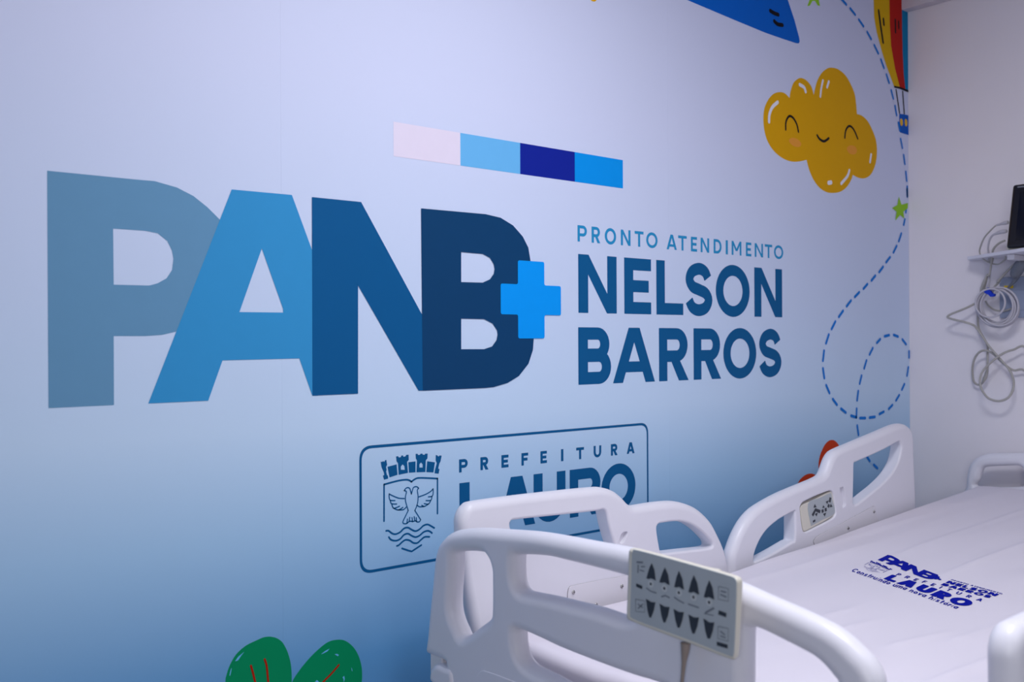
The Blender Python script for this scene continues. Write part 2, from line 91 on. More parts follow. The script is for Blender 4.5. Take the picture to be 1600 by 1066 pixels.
'footboard':{"o":[[1.6293,0.6764],[1.6234,0.7127],[1.6152,0.7661],[1.606,0.8162],[1.5979,0.8657],[1.5912,0.8876],[1.5792,0.9054],[1.5577,0.9228],[1.532,0.9347],[1.4987,0.9425],[1.4538,0.9503],[1.3801,0.958],[1.2996,0.9658],[1.2245,0.9688],[1.1493,0.9703],[1.0791,0.972],[1.0316,0.9698],[0.9798,0.9675],[0.9189,0.963],[0.8616,0.9554],[0.8186,0.9476],[0.7731,0.9397],[0.7441,0.9343],[0.716,0.9278],[0.6942,0.9191],[0.6783,0.9094],[0.6626,0.8987],[0.6524,0.8869],[0.6449,0.8703],[0.6423,0.8435],[0.6366,0.797],[0.6287,0.6958],[0.6348,0.6615],[0.6565,0.6407],[1.061,0.5949],[1.5116,0.5639],[1.5488,0.5718],[1.557,0.601],[1.5586,0.6637],[1.5607,0.6708],[1.5734,0.6727],[1.606,0.6725]],"h":[[[1.5246,0.8935],[1.4496,0.9061],[1.4285,0.8999],[1.4172,0.8839],[1.4155,0.8663],[1.4165,0.8007],[1.4241,0.7862],[1.4409,0.774],[1.4988,0.7369],[1.5185,0.748],[1.5349,0.77],[1.5388,0.7942],[1.5359,0.8291],[1.5309,0.8706]],[[1.3401,0.9186],[1.2678,0.9281],[1.2153,0.9291],[1.1409,0.9287],[1.0828,0.9275],[1.0549,0.9249],[1.0481,0.9149],[1.0497,0.8839],[1.0567,0.8692],[1.0832,0.8616],[1.1414,0.8628],[1.203,0.8612],[1.2516,0.8597],[1.3025,0.8566],[1.3288,0.856],[1.343,0.8667],[1.3468,0.8894],[1.3462,0.9106]],[[1.34,0.7842],[1.2858,0.7818],[1.2358,0.7775],[1.1724,0.775],[1.1125,0.7737],[1.0598,0.7735],[1.0155,0.7748],[0.9787,0.7692],[0.979,0.7204],[1.0007,0.7042],[1.0842,0.7169],[1.1728,0.7159],[1.2297,0.7188],[1.2626,0.7224],[1.3104,0.7261],[1.3297,0.7341],[1.3403,0.7503],[1.3437,0.7729]],[[0.8448,0.8906],[0.8426,0.8943],[0.8346,0.8992],[0.8189,0.8985],[0.7883,0.8926],[0.7588,0.8864],[0.7359,0.8805],[0.7191,0.8709],[0.7082,0.8614],[0.7022,0.8553],[0.6957,0.8286],[0.6914,0.7884],[0.7026,0.7641],[0.729,0.7532],[0.8301,0.7552],[0.8452,0.7688],[0.8459,0.823]]],"inset":[[1.4478,0.6681],[1.4467,0.6803],[1.4356,0.6891],[1.4212,0.6918],[1.3499,0.6936],[1.2807,0.6907],[1.2643,0.6482],[1.4384,0.6362]],"bumper":[[1.6029,0.6451],[1.5962,0.6548],[1.5809,0.6655],[1.5542,0.6662],[1.528,0.6648],[1.5283,0.627],[1.5976,0.6242],[1.6041,0.6289]]},
'nurse':{"o":[[1.0248,0.8889],[1.0222,0.9366],[1.0202,0.978],[1.0185,0.9861],[1.0102,0.9898],[0.9334,0.9872],[0.8601,0.9834],[0.8279,0.981],[0.8216,0.979],[0.819,0.9722],[0.8215,0.9238],[0.825,0.877],[0.8275,0.8699],[0.8343,0.8668],[0.909,0.872],[0.9864,0.8767],[1.0206,0.8801],[1.0242,0.8828]],"face":[[1.0141,0.8927],[1.0115,0.94],[1.0096,0.981],[1.0073,0.9875],[1.0005,0.99],[0.9257,0.9873],[0.853,0.9835],[0.8244,0.9814],[0.82,0.9785],[0.8184,0.9728],[0.8201,0.9258],[0.8231,0.8811],[0.8251,0.8755],[0.8308,0.873],[0.9015,0.8788],[0.9783,0.8832],[1.0097,0.8861],[1.0135,0.8888]],"tri":[[[0.9697,0.976],[0.9745,0.9678],[0.9805,0.9517],[0.9765,0.9509],[0.9711,0.953],[0.9659,0.9524],[0.9619,0.9511],[0.9644,0.9665]],[[0.9444,0.974],[0.9493,0.9652],[0.9554,0.9503],[0.9502,0.9503],[0.945,0.9519],[0.9399,0.9503],[0.9356,0.9497],[0.9385,0.9642]],[[0.9182,0.9736],[0.9226,0.9641],[0.9272,0.9487],[0.9229,0.9486],[0.9179,0.9505],[0.9134,0.9488],[0.9089,0.9479],[0.9121,0.9631]],[[0.8911,0.9723],[0.8961,0.9622],[0.9011,0.9465],[0.8962,0.9463],[0.8913,0.9484],[0.886,0.947],[0.8816,0.9461],[0.8851,0.9623]],[[0.8637,0.97],[0.8689,0.9597],[0.8738,0.9446],[0.8693,0.9445],[0.8645,0.9464],[0.8591,0.9452],[0.8552,0.9445],[0.8583,0.9603]],[[0.9815,0.9209],[0.9767,0.9201],[0.9722,0.9184],[0.9674,0.9187],[0.9629,0.9196],[0.9662,0.9067],[0.9715,0.8952],[0.975,0.8949],[0.9786,0.9041]],[[0.9551,0.9194],[0.9504,0.9182],[0.9453,0.9169],[0.9401,0.9175],[0.9358,0.9182],[0.9389,0.9054],[0.9441,0.8939],[0.948,0.8937],[0.9518,0.9027]],[[0.9287,0.9169],[0.9236,0.916],[0.9191,0.9148],[0.9141,0.9155],[0.9094,0.9164],[0.9125,0.9038],[0.9173,0.8922],[0.9213,0.8917],[0.9252,0.9011]],[[0.9013,0.9149],[0.8964,0.914],[0.892,0.9128],[0.8867,0.9135],[0.8823,0.9145],[0.8853,0.9015],[0.8902,0.8899],[0.8946,0.8893],[0.898,0.8987]],[[0.8747,0.9146],[0.8699,0.9137],[0.8652,0.9115],[0.86,0.9122],[0.8554,0.9136],[0.8582,0.9008],[0.863,0.8891],[0.8677,0.8884],[0.8712,0.898]]],"dot":[[0.9717,0.9448],[0.9456,0.9433],[0.9184,0.9422],[0.8918,0.9411],[0.8643,0.9393]],"line":[[9,[[0.9806,0.9373],[0.9713,0.9339],[0.9607,0.9335]]],[9,[[0.9516,0.9298],[0.9439,0.9332],[0.9357,0.9315]]],[9,[[0.9273,0.9341],[0.9185,0.931],[0.9091,0.929]]],[9,[[0.9019,0.9295],[0.8914,0.9287],[0.8822,0.9281]]],[12,[[0.8711,0.9234],[0.8557,0.9332]]],[6,[[0.8734,0.922],[0.8569,0.9226]]],[12,[[0.9998,0.9721],[0.987,0.9736]]],[10,[[0.9965,0.969],[0.9972,0.9564]]],[8,[[0.9911,0.9669],[0.983,0.9683]]],[8,[[0.9939,0.9614],[0.9844,0.961]]],[22,[[1.0008,0.9379],[0.9886,0.9362]]],[5,[[1.0023,0.9164],[0.9839,0.9174],[0.984,0.9006],[1.0019,0.8983],[1.0023,0.9164]]],[8,[[0.9975,0.9103],[0.9875,0.9063]]],[8,[[0.9975,0.9032],[0.9874,0.9123]]],[5,[[0.8481,0.9645],[0.8313,0.9643],[0.8319,0.9469],[0.8486,0.9467],[0.8481,0.9645]]],[9,[[0.8444,0.9587],[0.8348,0.9587]]],[9,[[0.8451,0.9539],[0.8348,0.9522]]],[26,[[0.8483,0.9287],[0.835,0.9274]]],[5,[[0.8493,0.9093],[0.8317,0.9101],[0.8323,0.8928],[0.8499,0.8925],[0.8493,0.9093]]],[9,[[0.8455,0.9037],[0.8374,0.8999]]],[8,[[0.8455,0.8972],[0.8363,0.8965]]],[24,[[0.8514,0.8852],[0.833,0.8852]]]],"cord":[[1.112,0.933,0.8605],[1.112,0.9338,0.8504],[1.112,0.9359,0.836],[1.112,0.9378,0.8197],[1.112,0.94,0.8021],[1.112,0.9417,0.783],[1.112,0.9403,0.7555],[1.112,0.9333,0.7338]]},
'headboard_left':[[1.6263,0.7824],[1.6224,0.8246],[1.6163,0.8521],[1.6043,0.8741],[1.5865,0.8899],[1.5659,0.8999],[1.5369,0.9073],[1.4942,0.9123],[1.4335,0.9179],[1.3515,0.9264]],
'headhole':[[1.5841,0.787],[1.5796,0.8111],[1.5692,0.8477],[1.5575,0.8576],[1.5372,0.8619],[1.4944,0.8679],[1.4525,0.8729],[1.4387,0.8702],[1.4319,0.8608],[1.4293,0.8382],[1.4281,0.804]],
'sp_panb':[[2.3791,1.3495],[2.2796,1.1438],[2.329,1.1428],[2.4412,1.3547]],
'sp_nelson':[[2.2921,1.1256],[2.2649,0.9974],[2.285,0.997],[2.3118,1.1262]],
'sp_barros':[[2.269,1.1261],[2.2433,1.0014],[2.2616,1.0014],[2.2872,1.1267]],
'sp_pronto':[[2.3195,1.1268],[2.2882,0.9931],[2.2953,0.9936],[2.3261,1.1254]],
'sp_pref':[[2.2828,1.2467],[2.2085,1.0042],[2.2267,1.0054],[2.3027,1.2487]],
'sp_lauro':[[2.2358,1.2526],[2.1482,1.0125],[2.1969,1.0081],[2.2817,1.2543]],
'sp_tag':[[2.2463,1.3465],[2.127,1.0209],[2.1486,1.0212],[2.2732,1.35]],
'sp_crest':[[2.2954,1.3529],[2.2551,1.2721],[2.3252,1.2765],[2.3695,1.3604]],
'folds':[[[2.2564,1.1662],[2.7381,1.1294]],[[1.8992,1.1843],[2.1647,1.1813]],[[1.6843,0.8364],[1.9763,0.8163]],[[2.0363,1.4841],[2.4231,1.4512]],[[1.6971,1.1301],[2.0461,1.087]],[[2.5133,1.3343],[3.1094,1.3007]],[[2.1722,1.5625],[2.8349,1.5045]],[[1.9345,0.9211],[2.1832,0.9013]],[[1.8024,0.9842],[1.956,0.9575]]],
'cab1':[[3.42,1.4648,1.6971],[3.4267,1.4804,1.6981],[3.4333,1.5009,1.6956],[3.44,1.525,1.6785],[3.46,1.5538,1.659],[3.48,1.5746,1.6351],[3.5,1.5888,1.617],[3.5,1.5838,1.5996],[3.5,1.5689,1.5816],[3.5,1.5391,1.5679],[3.4867,1.5136,1.5672],[3.4733,1.4883,1.5832],[3.46,1.4889,1.5974]],
'plug1':[[3.42,1.4569,1.7002],[3.4233,1.4662,1.6997],[3.4267,1.4804,1.6981],[3.43,1.4995,1.6946]],
'cab2':[[3.44,1.4943,1.6708],[3.452,1.5174,1.667],[3.464,1.5358,1.6544],[3.476,1.5479,1.6294],[3.488,1.5527,1.6103],[3.5,1.5522,1.5873],[3.512,1.5543,1.5643],[3.521,1.5618,1.5381],[3.524,1.5659,1.505],[3.527,1.5762,1.4788],[3.53,1.5954,1.4483]],
'plug2':[[3.43,1.466,1.6724],[3.4333,1.477,1.672],[3.4367,1.4929,1.6704],[3.44,1.5121,1.6648]],
'cab3':[[3.44,1.4762,1.6413],[3.4509,1.5009,1.6341],[3.4618,1.522,1.6198],[3.4727,1.5324,1.6046],[3.4836,1.54,1.5822],[3.4945,1.5483,1.5564],[3.5027,1.557,1.5303],[3.5082,1.5675,1.5312],[3.5136,1.5788,1.5053],[3.5191,1.5903,1.4792],[3.5245,1.6018,1.4529],[3.53,1.6111,1.4376]],
'sleeve1':[[3.5,1.5494,1.6056],[3.505,1.5511,1.5875],[3.51,1.555,1.5711]],
'sleeve2':[[3.515,1.5683,1.5338],[3.52,1.5795,1.51],[3.525,1.5907,1.4839],[3.53,1.5989,1.4597]],
'cab4':[[3.5,1.4438,1.5772],[3.505,1.4666,1.5667],[3.51,1.4848,1.5548],[3.515,1.513,1.5283],[3.52,1.535,1.5075],[3.525,1.5315,1.5078],[3.53,1.5511,1.4889],[3.535,1.56,1.465],[3.54,1.5557,1.4582]],
'main':[[3.53,1.5954,1.4573],[3.5211,1.6093,1.4373],[3.5122,1.6322,1.4221],[3.5033,1.6599,1.4092],[3.4981,1.6896,1.3972],[3.4952,1.703,1.3875],[3.4922,1.6914,1.3803],[3.4915,1.6454,1.368],[3.4974,1.6212,1.3595],[3.5033,1.6061,1.3494],[3.5093,1.5868,1.3179],[3.5152,1.5676,1.2843],[3.5211,1.5356,1.2422],[3.527,1.504,1.2028],[3.5256,1.4887,1.1724],[3.5167,1.4817,1.1465],[3.5078,1.4836,1.1206],[3.4993,1.497,1.0986],[3.4933,1.5244,1.0889],[3.4874,1.5563,1.0988],[3.4815,1.5753,1.1271],[3.4844,1.5831,1.1534],[3.4904,1.5812,1.18],[3.4963,1.5684,1.2045],[3.5033,1.5409,1.2335],[3.5122,1.5145,1.2548],[3.5211,1.4842,1.2675],[3.53,1.4418,1.2706]],
'second':[[3.54,1.6135,1.4221],[3.54,1.6146,1.386],[3.54,1.6117,1.3452],[3.54,1.5962,1.3135],[3.54,1.5809,1.282],[3.5406,1.5814,1.2461],[3.5417,1.5821,1.2011],[3.5428,1.5894,1.1695],[3.5439,1.6034,1.1466],[3.545,1.6196,1.1425],[3.5394,1.6305,1.155],[3.5339,1.6323,1.1914],[3.5283,1.6227,1.2324],[3.5228,1.6021,1.2587],[3.5228,1.5799,1.2651],[3.5283,1.5561,1.2531],[3.5339,1.524,1.22],[3.5394,1.4923,1.1961],[3.545,1.4484,1.1867]],
'sleeve3':[[3.53,1.5769,1.2015],[3.53,1.5828,1.1745],[3.53,1.5949,1.1509]],
'cab5':[[3.545,1.5889,1.4417],[3.5462,1.5807,1.4257],[3.5475,1.5593,1.4094],[3.5488,1.5294,1.4041],[3.55,1.4998,1.4121]],
'coil':[[[3.52,1.4704,1.3981],[3.5189,1.4772,1.3808],[3.5177,1.4889,1.3665],[3.5166,1.5046,1.3562],[3.5154,1.523,1.3509],[3.5143,1.5426,1.3509],[3.5131,1.5619,1.3564],[3.512,1.5792,1.3669],[3.5109,1.5929,1.3817],[3.5097,1.602,1.3995],[3.5086,1.6054,1.4188],[3.5086,1.6035,1.4381],[3.5097,1.5963,1.4557],[3.5109,1.584,1.4702],[3.512,1.5678,1.4802],[3.5131,1.5491,1.4851],[3.5143,1.5293,1.4845],[3.5154,1.5103,1.4786],[3.5166,1.4936,1.4678],[3.5177,1.4804,1.4531],[3.5189,1.4718,1.4357],[3.52,1.4685,1.4168]],[[3.51,1.4633,1.3977],[3.5089,1.4691,1.3802],[3.5077,1.4798,1.3652],[3.5066,1.4945,1.3541],[3.5054,1.512,1.3476],[3.5043,1.531,1.3465],[3.5031,1.5498,1.3508],[3.502,1.5668,1.3602],[3.5009,1.5807,1.3741],[3.4997,1.5901,1.3912],[3.4986,1.5942,1.4102],[3.4986,1.5932,1.4295],[3.4997,1.587,1.4474],[3.5009,1.5758,1.4625],[3.502,1.5606,1.4735],[3.5031,1.5427,1.4796],[3.5043,1.5237,1.4802],[3.5054,1.5051,1.4754],[3.5066,1.4885,1.4657],[3.5077,1.4752,1.4518],[3.5089,1.4662,1.435],[3.51,1.4623,1.4165]],[[3.5,1.4703,1.3951],[3.4989,1.4773,1.3794],[3.4977,1.4887,1.3667],[3.4966,1.5036,1.3578],[3.4954,1.5207,1.3537],[3.4943,1.5387,1.3546],[3.4931,1.5561,1.3606],[3.492,1.5714,1.3711],[3.4909,1.5833,1.3854],[3.4897,1.5906,1.4023],[3.4886,1.5928,1.4204],[3.4886,1.59,1.4381],[3.4897,1.5827,1.4541],[3.4909,1.5708,1.4669],[3.492,1.5555,1.4755],[3.4931,1.5381,1.4792],[3.4943,1.5201,1.4778],[3.4954,1.5029,1.4715],[3.4966,1.4881,1.4608],[3.4977,1.4767,1.4466],[3.4989,1.4697,1.43],[3.5,1.4677,1.4124]],[[3.495,1.4556,1.4162],[3.4939,1.4578,1.3977],[3.4927,1.4648,1.3808],[3.4916,1.4761,1.3669],[3.4904,1.4908,1.357],[3.4893,1.5077,1.3519],[3.4881,1.5255,1.3522],[3.487,1.5426,1.3579],[3.4859,1.5576,1.3685],[3.4847,1.5692,1.3832],[3.4836,1.5764,1.4008],[3.4836,1.579,1.4199],[3.4847,1.5767,1.4388],[3.4859,1.5693,1.456],[3.487,1.5576,1.4701],[3.4881,1.5424,1.4798],[3.4893,1.5252,1.4844],[3.4904,1.5075,1.4836],[3.4916,1.4906,1.4775],[3.4927,1.476,1.4667],[3.4939,1.4649,1.4521],[3.495,1.458,1.4348]],[[3.485,1.501,1.4544],[3.4839,1.4959,1.4411],[3.4827,1.4948,1.427],[3.4816,1.4977,1.4133],[3.4804,1.5043,1.4009],[3.4793,1.514,1.391],[3.4781,1.5262,1.3842],[3.477,1.5397,1.3812],[3.4759,1.5535,1.3822],[3.4747,1.5664,1.3872],[3.4736,1.5773,1.3957],[3.4736,1.5857,1.4072],[3.4747,1.591,1.4207],[3.4759,1.5922,1.4351],[3.477,1.5892,1.4491],[3.4781,1.5824,1.4616],[3.4793,1.5723,1.4715],[3.4804,1.5599,1.4781],[3.4816,1.5462,1.4809],[3.4827,1.5325,1.4796],[3.4839,1.5197,1.4744],[3.485,1.5091,1.4658]],[[3.505,1.4781,1.4162],[3.5039,1.4813,1.4],[3.5027,1.4885,1.3856],[3.5016,1.4989,1.3742],[3.5004,1.5117,1.3667],[3.4993,1.5259,1.3637],[3.4981,1.5403,1.3655],[3.497,1.5536,1.3719],[3.4959,1.5648,1.3826],[3.4947,1.5729,1.3966],[3.4936,1.5771,1.4128],[3.4936,1.5775,1.4299],[3.4947,1.574,1.4464],[3.4959,1.5667,1.4609],[3.497,1.556,1.4723],[3.4981,1.5429,1.4796],[3.4993,1.5286,1.4823],[3.5004,1.5143,1.4802],[3.5016,1.5011,1.4734],[3.5027,1.4902,1.4627],[3.5039,1.4824,1.4488],[3.505,1.4784,1.4329]],[[3.515,1.4656,1.3881],[3.5139,1.4737,1.3724],[3.5127,1.4861,1.36],[3.5116,1.502,1.3517],[3.5104,1.52,1.3484],[3.5093,1.5387,1.3504],[3.5081,1.5565,1.3575],[3.507,1.5719,1.3693],[3.5059,1.5835,1.3847],[3.5047,1.5904,1.4025],[3.5036,1.5918,1.4213],[3.5036,1.5881,1.4394],[3.5047,1.5797,1.4554],[3.5059,1.5667,1.4678],[3.507,1.5504,1.4758],[3.5081,1.5321,1.4786],[3.5093,1.5135,1.4761],[3.5104,1.496,1.4686],[3.5116,1.4811,1.4568],[3.5127,1.47,1.4415],[3.5139,1.4634,1.4241],[3.515,1.4621,1.4058]],[[3.498,1.476,1.4292],[3.4969,1.4744,1.4106],[3.4957,1.4777,1.3927],[3.4946,1.4856,1.3768],[3.4934,1.4973,1.3642],[3.4923,1.512,1.356],[3.4911,1.5285,1.3527],[3.49,1.5454,1.3548],[3.4889,1.5614,1.3621],[3.4877,1.5749,1.374],[3.4866,1.585,1.3897],[3.4866,1.5911,1.4078],[3.4877,1.5927,1.4268],[3.4889,1.5892,1.4451],[3.49,1.5811,1.4613],[3.4911,1.5689,1.4738],[3.4923,1.5538,1.4818],[3.4934,1.5371,1.4846],[3.4946,1.5202,1.4821],[3.4957,1.5046,1.4745],[3.4969,1.4914,1.4624],[3.498,1.4818,1.4469]]],
'velcro':[[3.475,1.5669,1.4724],[3.475,1.5607,1.4801],[3.475,1.5507,1.4858],[3.475,1.5451,1.4758],[3.475,1.5391,1.4659],[3.475,1.5288,1.4611],[3.475,1.5323,1.4542],[3.475,1.5435,1.4529],[3.475,1.5509,1.4607],[3.475,1.5595,1.465]],
'outlet':[[1.5448,1.5053],[1.5456,1.379],[1.385,1.3985],[1.3843,1.5236]],
'plug3':[[3.49,1.434,1.5681],[3.502,1.4526,1.5558],[3.514,1.4721,1.531],[3.524,1.4734,1.5179],[3.532,1.4917,1.4972],[3.54,1.5123,1.4817]],
'shelf':[[3.4894,1.6112,1.6],[3.317,1.3627,1.6]],
'mon':[[3.4,1.4305,1.8239],[3.345,1.4332,1.6052]],
}

# ------------------------------------------------------------------ helpers
def lin(c):
    out = []
    for v in c:
        v = v / 255.0
        out.append(v / 12.92 if v <= 0.04045 else ((v + 0.055) / 1.055) ** 2.4)
    return (*out, 1.0)

def material(name, rgb, rough=0.5, metal=0.0, mottling=0.03, scale=30.0, bump=0.0, bump_scale=200.0, coat=0.0, spec=0.5):
    m = bpy.data.materials.new(name); m.use_nodes = True
    nt = m.node_tree; b = nt.nodes['Principled BSDF']
    b.inputs['Roughness'].default_value = rough
    b.inputs['Metallic'].default_value = metal
    b.inputs['Specular IOR Level'].default_value = spec
    b.inputs['Coat Weight'].default_value = coat
    tc = nt.nodes.new('ShaderNodeTexCoord')
    n = nt.nodes.new('ShaderNodeTexNoise'); n.inputs['Scale'].default_value = scale; n.inputs['Detail'].default_value = 3
    nt.links.new(tc.outputs['Object'], n.inputs['Vector'])
    mx = nt.nodes.new('ShaderNodeMix'); mx.data_type = 'RGBA'
    c = lin(rgb)
    mx.inputs['A'].default_value = tuple(v * (1 - mottling) for v in c[:3]) + (1,)
    mx.inputs['B'].default_value = tuple(min(1, v * (1 + mottling)) for v in c[:3]) + (1,)
    nt.links.new(n.outputs['Fac'], mx.inputs['Factor'])
    nt.links.new(mx.outputs['Result'], b.inputs['Base Color'])
    if bump:
        n2 = nt.nodes.new('ShaderNodeTexNoise'); n2.inputs['Scale'].default_value = bump_scale; n2.inputs['Detail'].default_value = 2
        nt.links.new(tc.outputs['Object'], n2.inputs['Vector'])
        bp = nt.nodes.new('ShaderNodeBump'); bp.inputs['Strength'].default_value = bump; bp.inputs['Distance'].default_value = 0.002
        nt.links.new(n2.outputs['Fac'], bp.inputs['Height'])
        nt.links.new(bp.outputs['Normal'], b.inputs['Normal'])
    return m

def ramp_material(name, stops, rough):
    """printed vinyl whose ink runs from near white at the top to blue at the bottom"""
    m = material(name, (255, 255, 255), rough, spec=0.15, bump=0.05, bump_scale=900)
    nt = m.node_tree; b = nt.nodes['Principled BSDF']
    g = nt.nodes.new('ShaderNodeNewGeometry')
    s = nt.nodes.new('ShaderNodeSeparateXYZ'); nt.links.new(g.outputs['Position'], s.inputs[0])
    mr = nt.nodes.new('ShaderNodeMapRange'); mr.inputs['From Min'].default_value = 0.0; mr.inputs['From Max'].default_value = 2.7
    nt.links.new(s.outputs['Z'], mr.inputs['Value'])
    cr = nt.nodes.new('ShaderNodeValToRGB')
    e = cr.color_ramp.elements
    while len(e) > 1: e.remove(e[-1])
    e[0].position = stops[0][0] / 2.7; e[0].color = lin(stops[0][1])
    for z, c in stops[1:]:
        k = e.new(z / 2.7); k.color = lin(c)
    nt.links.new(mr.outputs['Result'], cr.inputs['Fac'])
    nt.links.new(cr.outputs['Color'], b.inputs['Base Color'])
    return m

WPOS = {}
def tag(o, label=None, cat=None, group=None, kind=None):
    for k, v in (('label', label), ('category', cat), ('group', group), ('kind', kind)):
        if v: o[k] = v
    return o
def thing(name, label, cat, loc, group=None):
    o = bpy.data.objects.new(name, None); COL.objects.link(o)
    o.location = loc; o.empty_display_size = 0.1
    WPOS[o] = Vector(loc)
    return tag(o, label, cat, group)
def mk(name, verts, faces, mat, parent=None, smooth=False, normals=None, label=None):
    base = WPOS.get(parent, Vector((0, 0, 0)))
    V = [Vector(v) - base for v in verts]
    me = bpy.data.meshes.new(name)
    me.from_pydata([tuple(v) for v in V], [], faces); me.update()
    if mat: me.materials.append(mat)
    if smooth:
        me.shade_smooth()
        if normals is not None: me.normals_split_custom_set_from_vertices(normals)
    o = bpy.data.objects.new(name, me); COL.objects.link(o)
    if parent is not None: o.parent = parent
    WPOS[o] = base
    if label: o['label'] = label
    return o
def from_bm(name, bm, mat, parent=None, smooth=False, label=None):
    bm.verts.index_update(); bm.normal_update()
    v = [x.co.copy() for x in bm.verts]; f = [[q.index for q in x.verts] for x in bm.faces]
    bm.free()
    return mk(name, v, f, mat, parent, smooth, label=label)
def box_bm(bm, lo, hi, bevel=0.0, seg=2, mat=None):
    r = bmesh.ops.create_cube(bm, size=1.0)
    vs_ = r['verts']
    c = [(a + b) / 2 for a, b in zip(lo, hi)]; s = [b - a for a, b in zip(lo, hi)]
    for v in vs_: v.co = Vector((v.co.x * s[0] + c[0], v.co.y * s[1] + c[1], v.co.z * s[2] + c[2]))
    if bevel:
        ed = list({e for v in vs_ for e in v.link_edges})
        r2 = bmesh.ops.bevel(bm, geom=ed, offset=bevel, segments=seg, affect='EDGES', profile=0.5)
        vs_ = list({v for f in r2['faces'] for v in f.verts} | {v for v in vs_ if v.is_valid})
    if mat is not None:
        for v in vs_: v.co = mat @ v.co
def box(name, lo, hi, mat, parent=None, bevel=0.0, seg=2, label=None, xf=None, smooth=False):
    bm = bmesh.new(); box_bm(bm, lo, hi, bevel, seg, xf)
    return from_bm(name, bm, mat, parent, smooth, label)

def catmull(p, n=6, closed=False):
    P = [np.array(q, float) for q in p]; out = []
    N = len(P); rng = range(N if closed else N - 1)
    for i in rng:
        if closed: a, b, c, d = P[i - 1], P[i], P[(i + 1) % N], P[(i + 2) % N]
        else: a, b, c, d = P[max(i - 1, 0)], P[i], P[i + 1], P[min(i + 2, N - 1)]
        for k in range(n):
            t = k / n
            out.append(0.5 * ((2 * b) + (c - a) * t + (2 * a - 5 * b + 4 * c - d) * t * t + (3 * b - a - 3 * c + d) * t ** 3))
    if not closed: out.append(P[-1])
    return np.array(out)
def resample(p, step, closed=True):
    p = np.array(p, float)
    if closed: p = np.vstack([p, p[:1]])
    d = np.hypot(*(p[1:] - p[:-1]).T); keep = np.concatenate([[True], d > 1e-7]); p = p[keep]
    d = np.hypot(*(p[1:] - p[:-1]).T); s = np.concatenate([[0], np.cumsum(d)])
    n = max(4, int(round(s[-1] / step)))
    t = np.linspace(0, s[-1], n + 1)
    q = np.stack([np.interp(t, s, p[:, k]) for k in range(p.shape[1])], 1)
    return q[:-1] if closed else q

def inside(pts, poly):
    pts = np.asarray(pts); poly = np.asarray(poly)
    x, y = pts[:, 0], pts[:, 1]; r = np.zeros(len(pts), bool)
    a = poly; b = np.roll(poly, -1, 0)
    for (x0, y0), (x1, y1) in zip(a, b):
        if y0 == y1: continue
        c = ((y0 > y) != (y1 > y)) & (x < (x1 - x0) * (y - y0) / (y1 - y0) + x0)
        r ^= c
    return r
def edge_distance(pts, poly):
    a = poly; b = np.roll(poly, -1, 0); d = b - a; L = np.maximum((d ** 2).sum(1), 1e-14)
    w = pts[:, None, :] - a[None]
    t = np.clip((w * d[None]).sum(2) / L[None], 0, 1)
    q = w - t[..., None] * d[None]
    return np.sqrt((q ** 2).sum(2).min(1))
def area2(p):
    x, y = p[:, 0], p[:, 1]
    return 0.5 * (x * np.roll(y, -1) - np.roll(x, -1) * y).sum()

def flat_fill(polys, holes=()):
    """triangles covering the union of polys minus holes"""
    vs_, es = [], []
    for p in list(polys) + list(holes):
        k = len(vs_); n = len(p)
        vs_ += [Vector((float(a), float(b))) for a, b in p]
        es += [(k + i, k + (i + 1) % n) for i in range(n)]
    v, _, f, _, _, _ = delaunay_2d_cdt(vs_, es, [], 0, 1e-6)
    V = np.array([(q.x, q.y) for q in v]); F = [t for t in f if len(t) == 3]
    c = np.array([V[list(t)].mean(0) for t in F])
    ok = np.zeros(len(F), bool)
    for p in polys: ok |= inside(c, p)
    for h in holes: ok &= ~inside(c, h)
    F = [t for t, k in zip(F, ok) if k]
    return V, F
def ribbon(pts, w, caps=True, taper=False):
    """polygon of constant width along a polyline, round ended"""
    p = np.array(pts, float); n = len(p)
    t = np.gradient(p, axis=0); t /= np.maximum(np.linalg.norm(t, axis=1, keepdims=True), 1e-12)
    nn = np.stack([-t[:, 1], t[:, 0]], 1); h = w / 2
    L = p + nn * h; R = p - nn * h
    out = list(L)
    if caps:
        a0 = math.atan2(nn[-1][1], nn[-1][0])
        out += [p[-1] + h * np.array((math.cos(a0 - k * math.pi / 6), math.sin(a0 - k * math.pi / 6))) for k in range(1, 6)]
    out += list(R[::-1])
    if caps:
        a0 = math.atan2(-nn[0][1], -nn[0][0])
        out += [p[0] + h * np.array((math.cos(a0 - k * math.pi / 6), math.sin(a0 - k * math.pi / 6))) for k in range(1, 6)]
    return np.array(out)

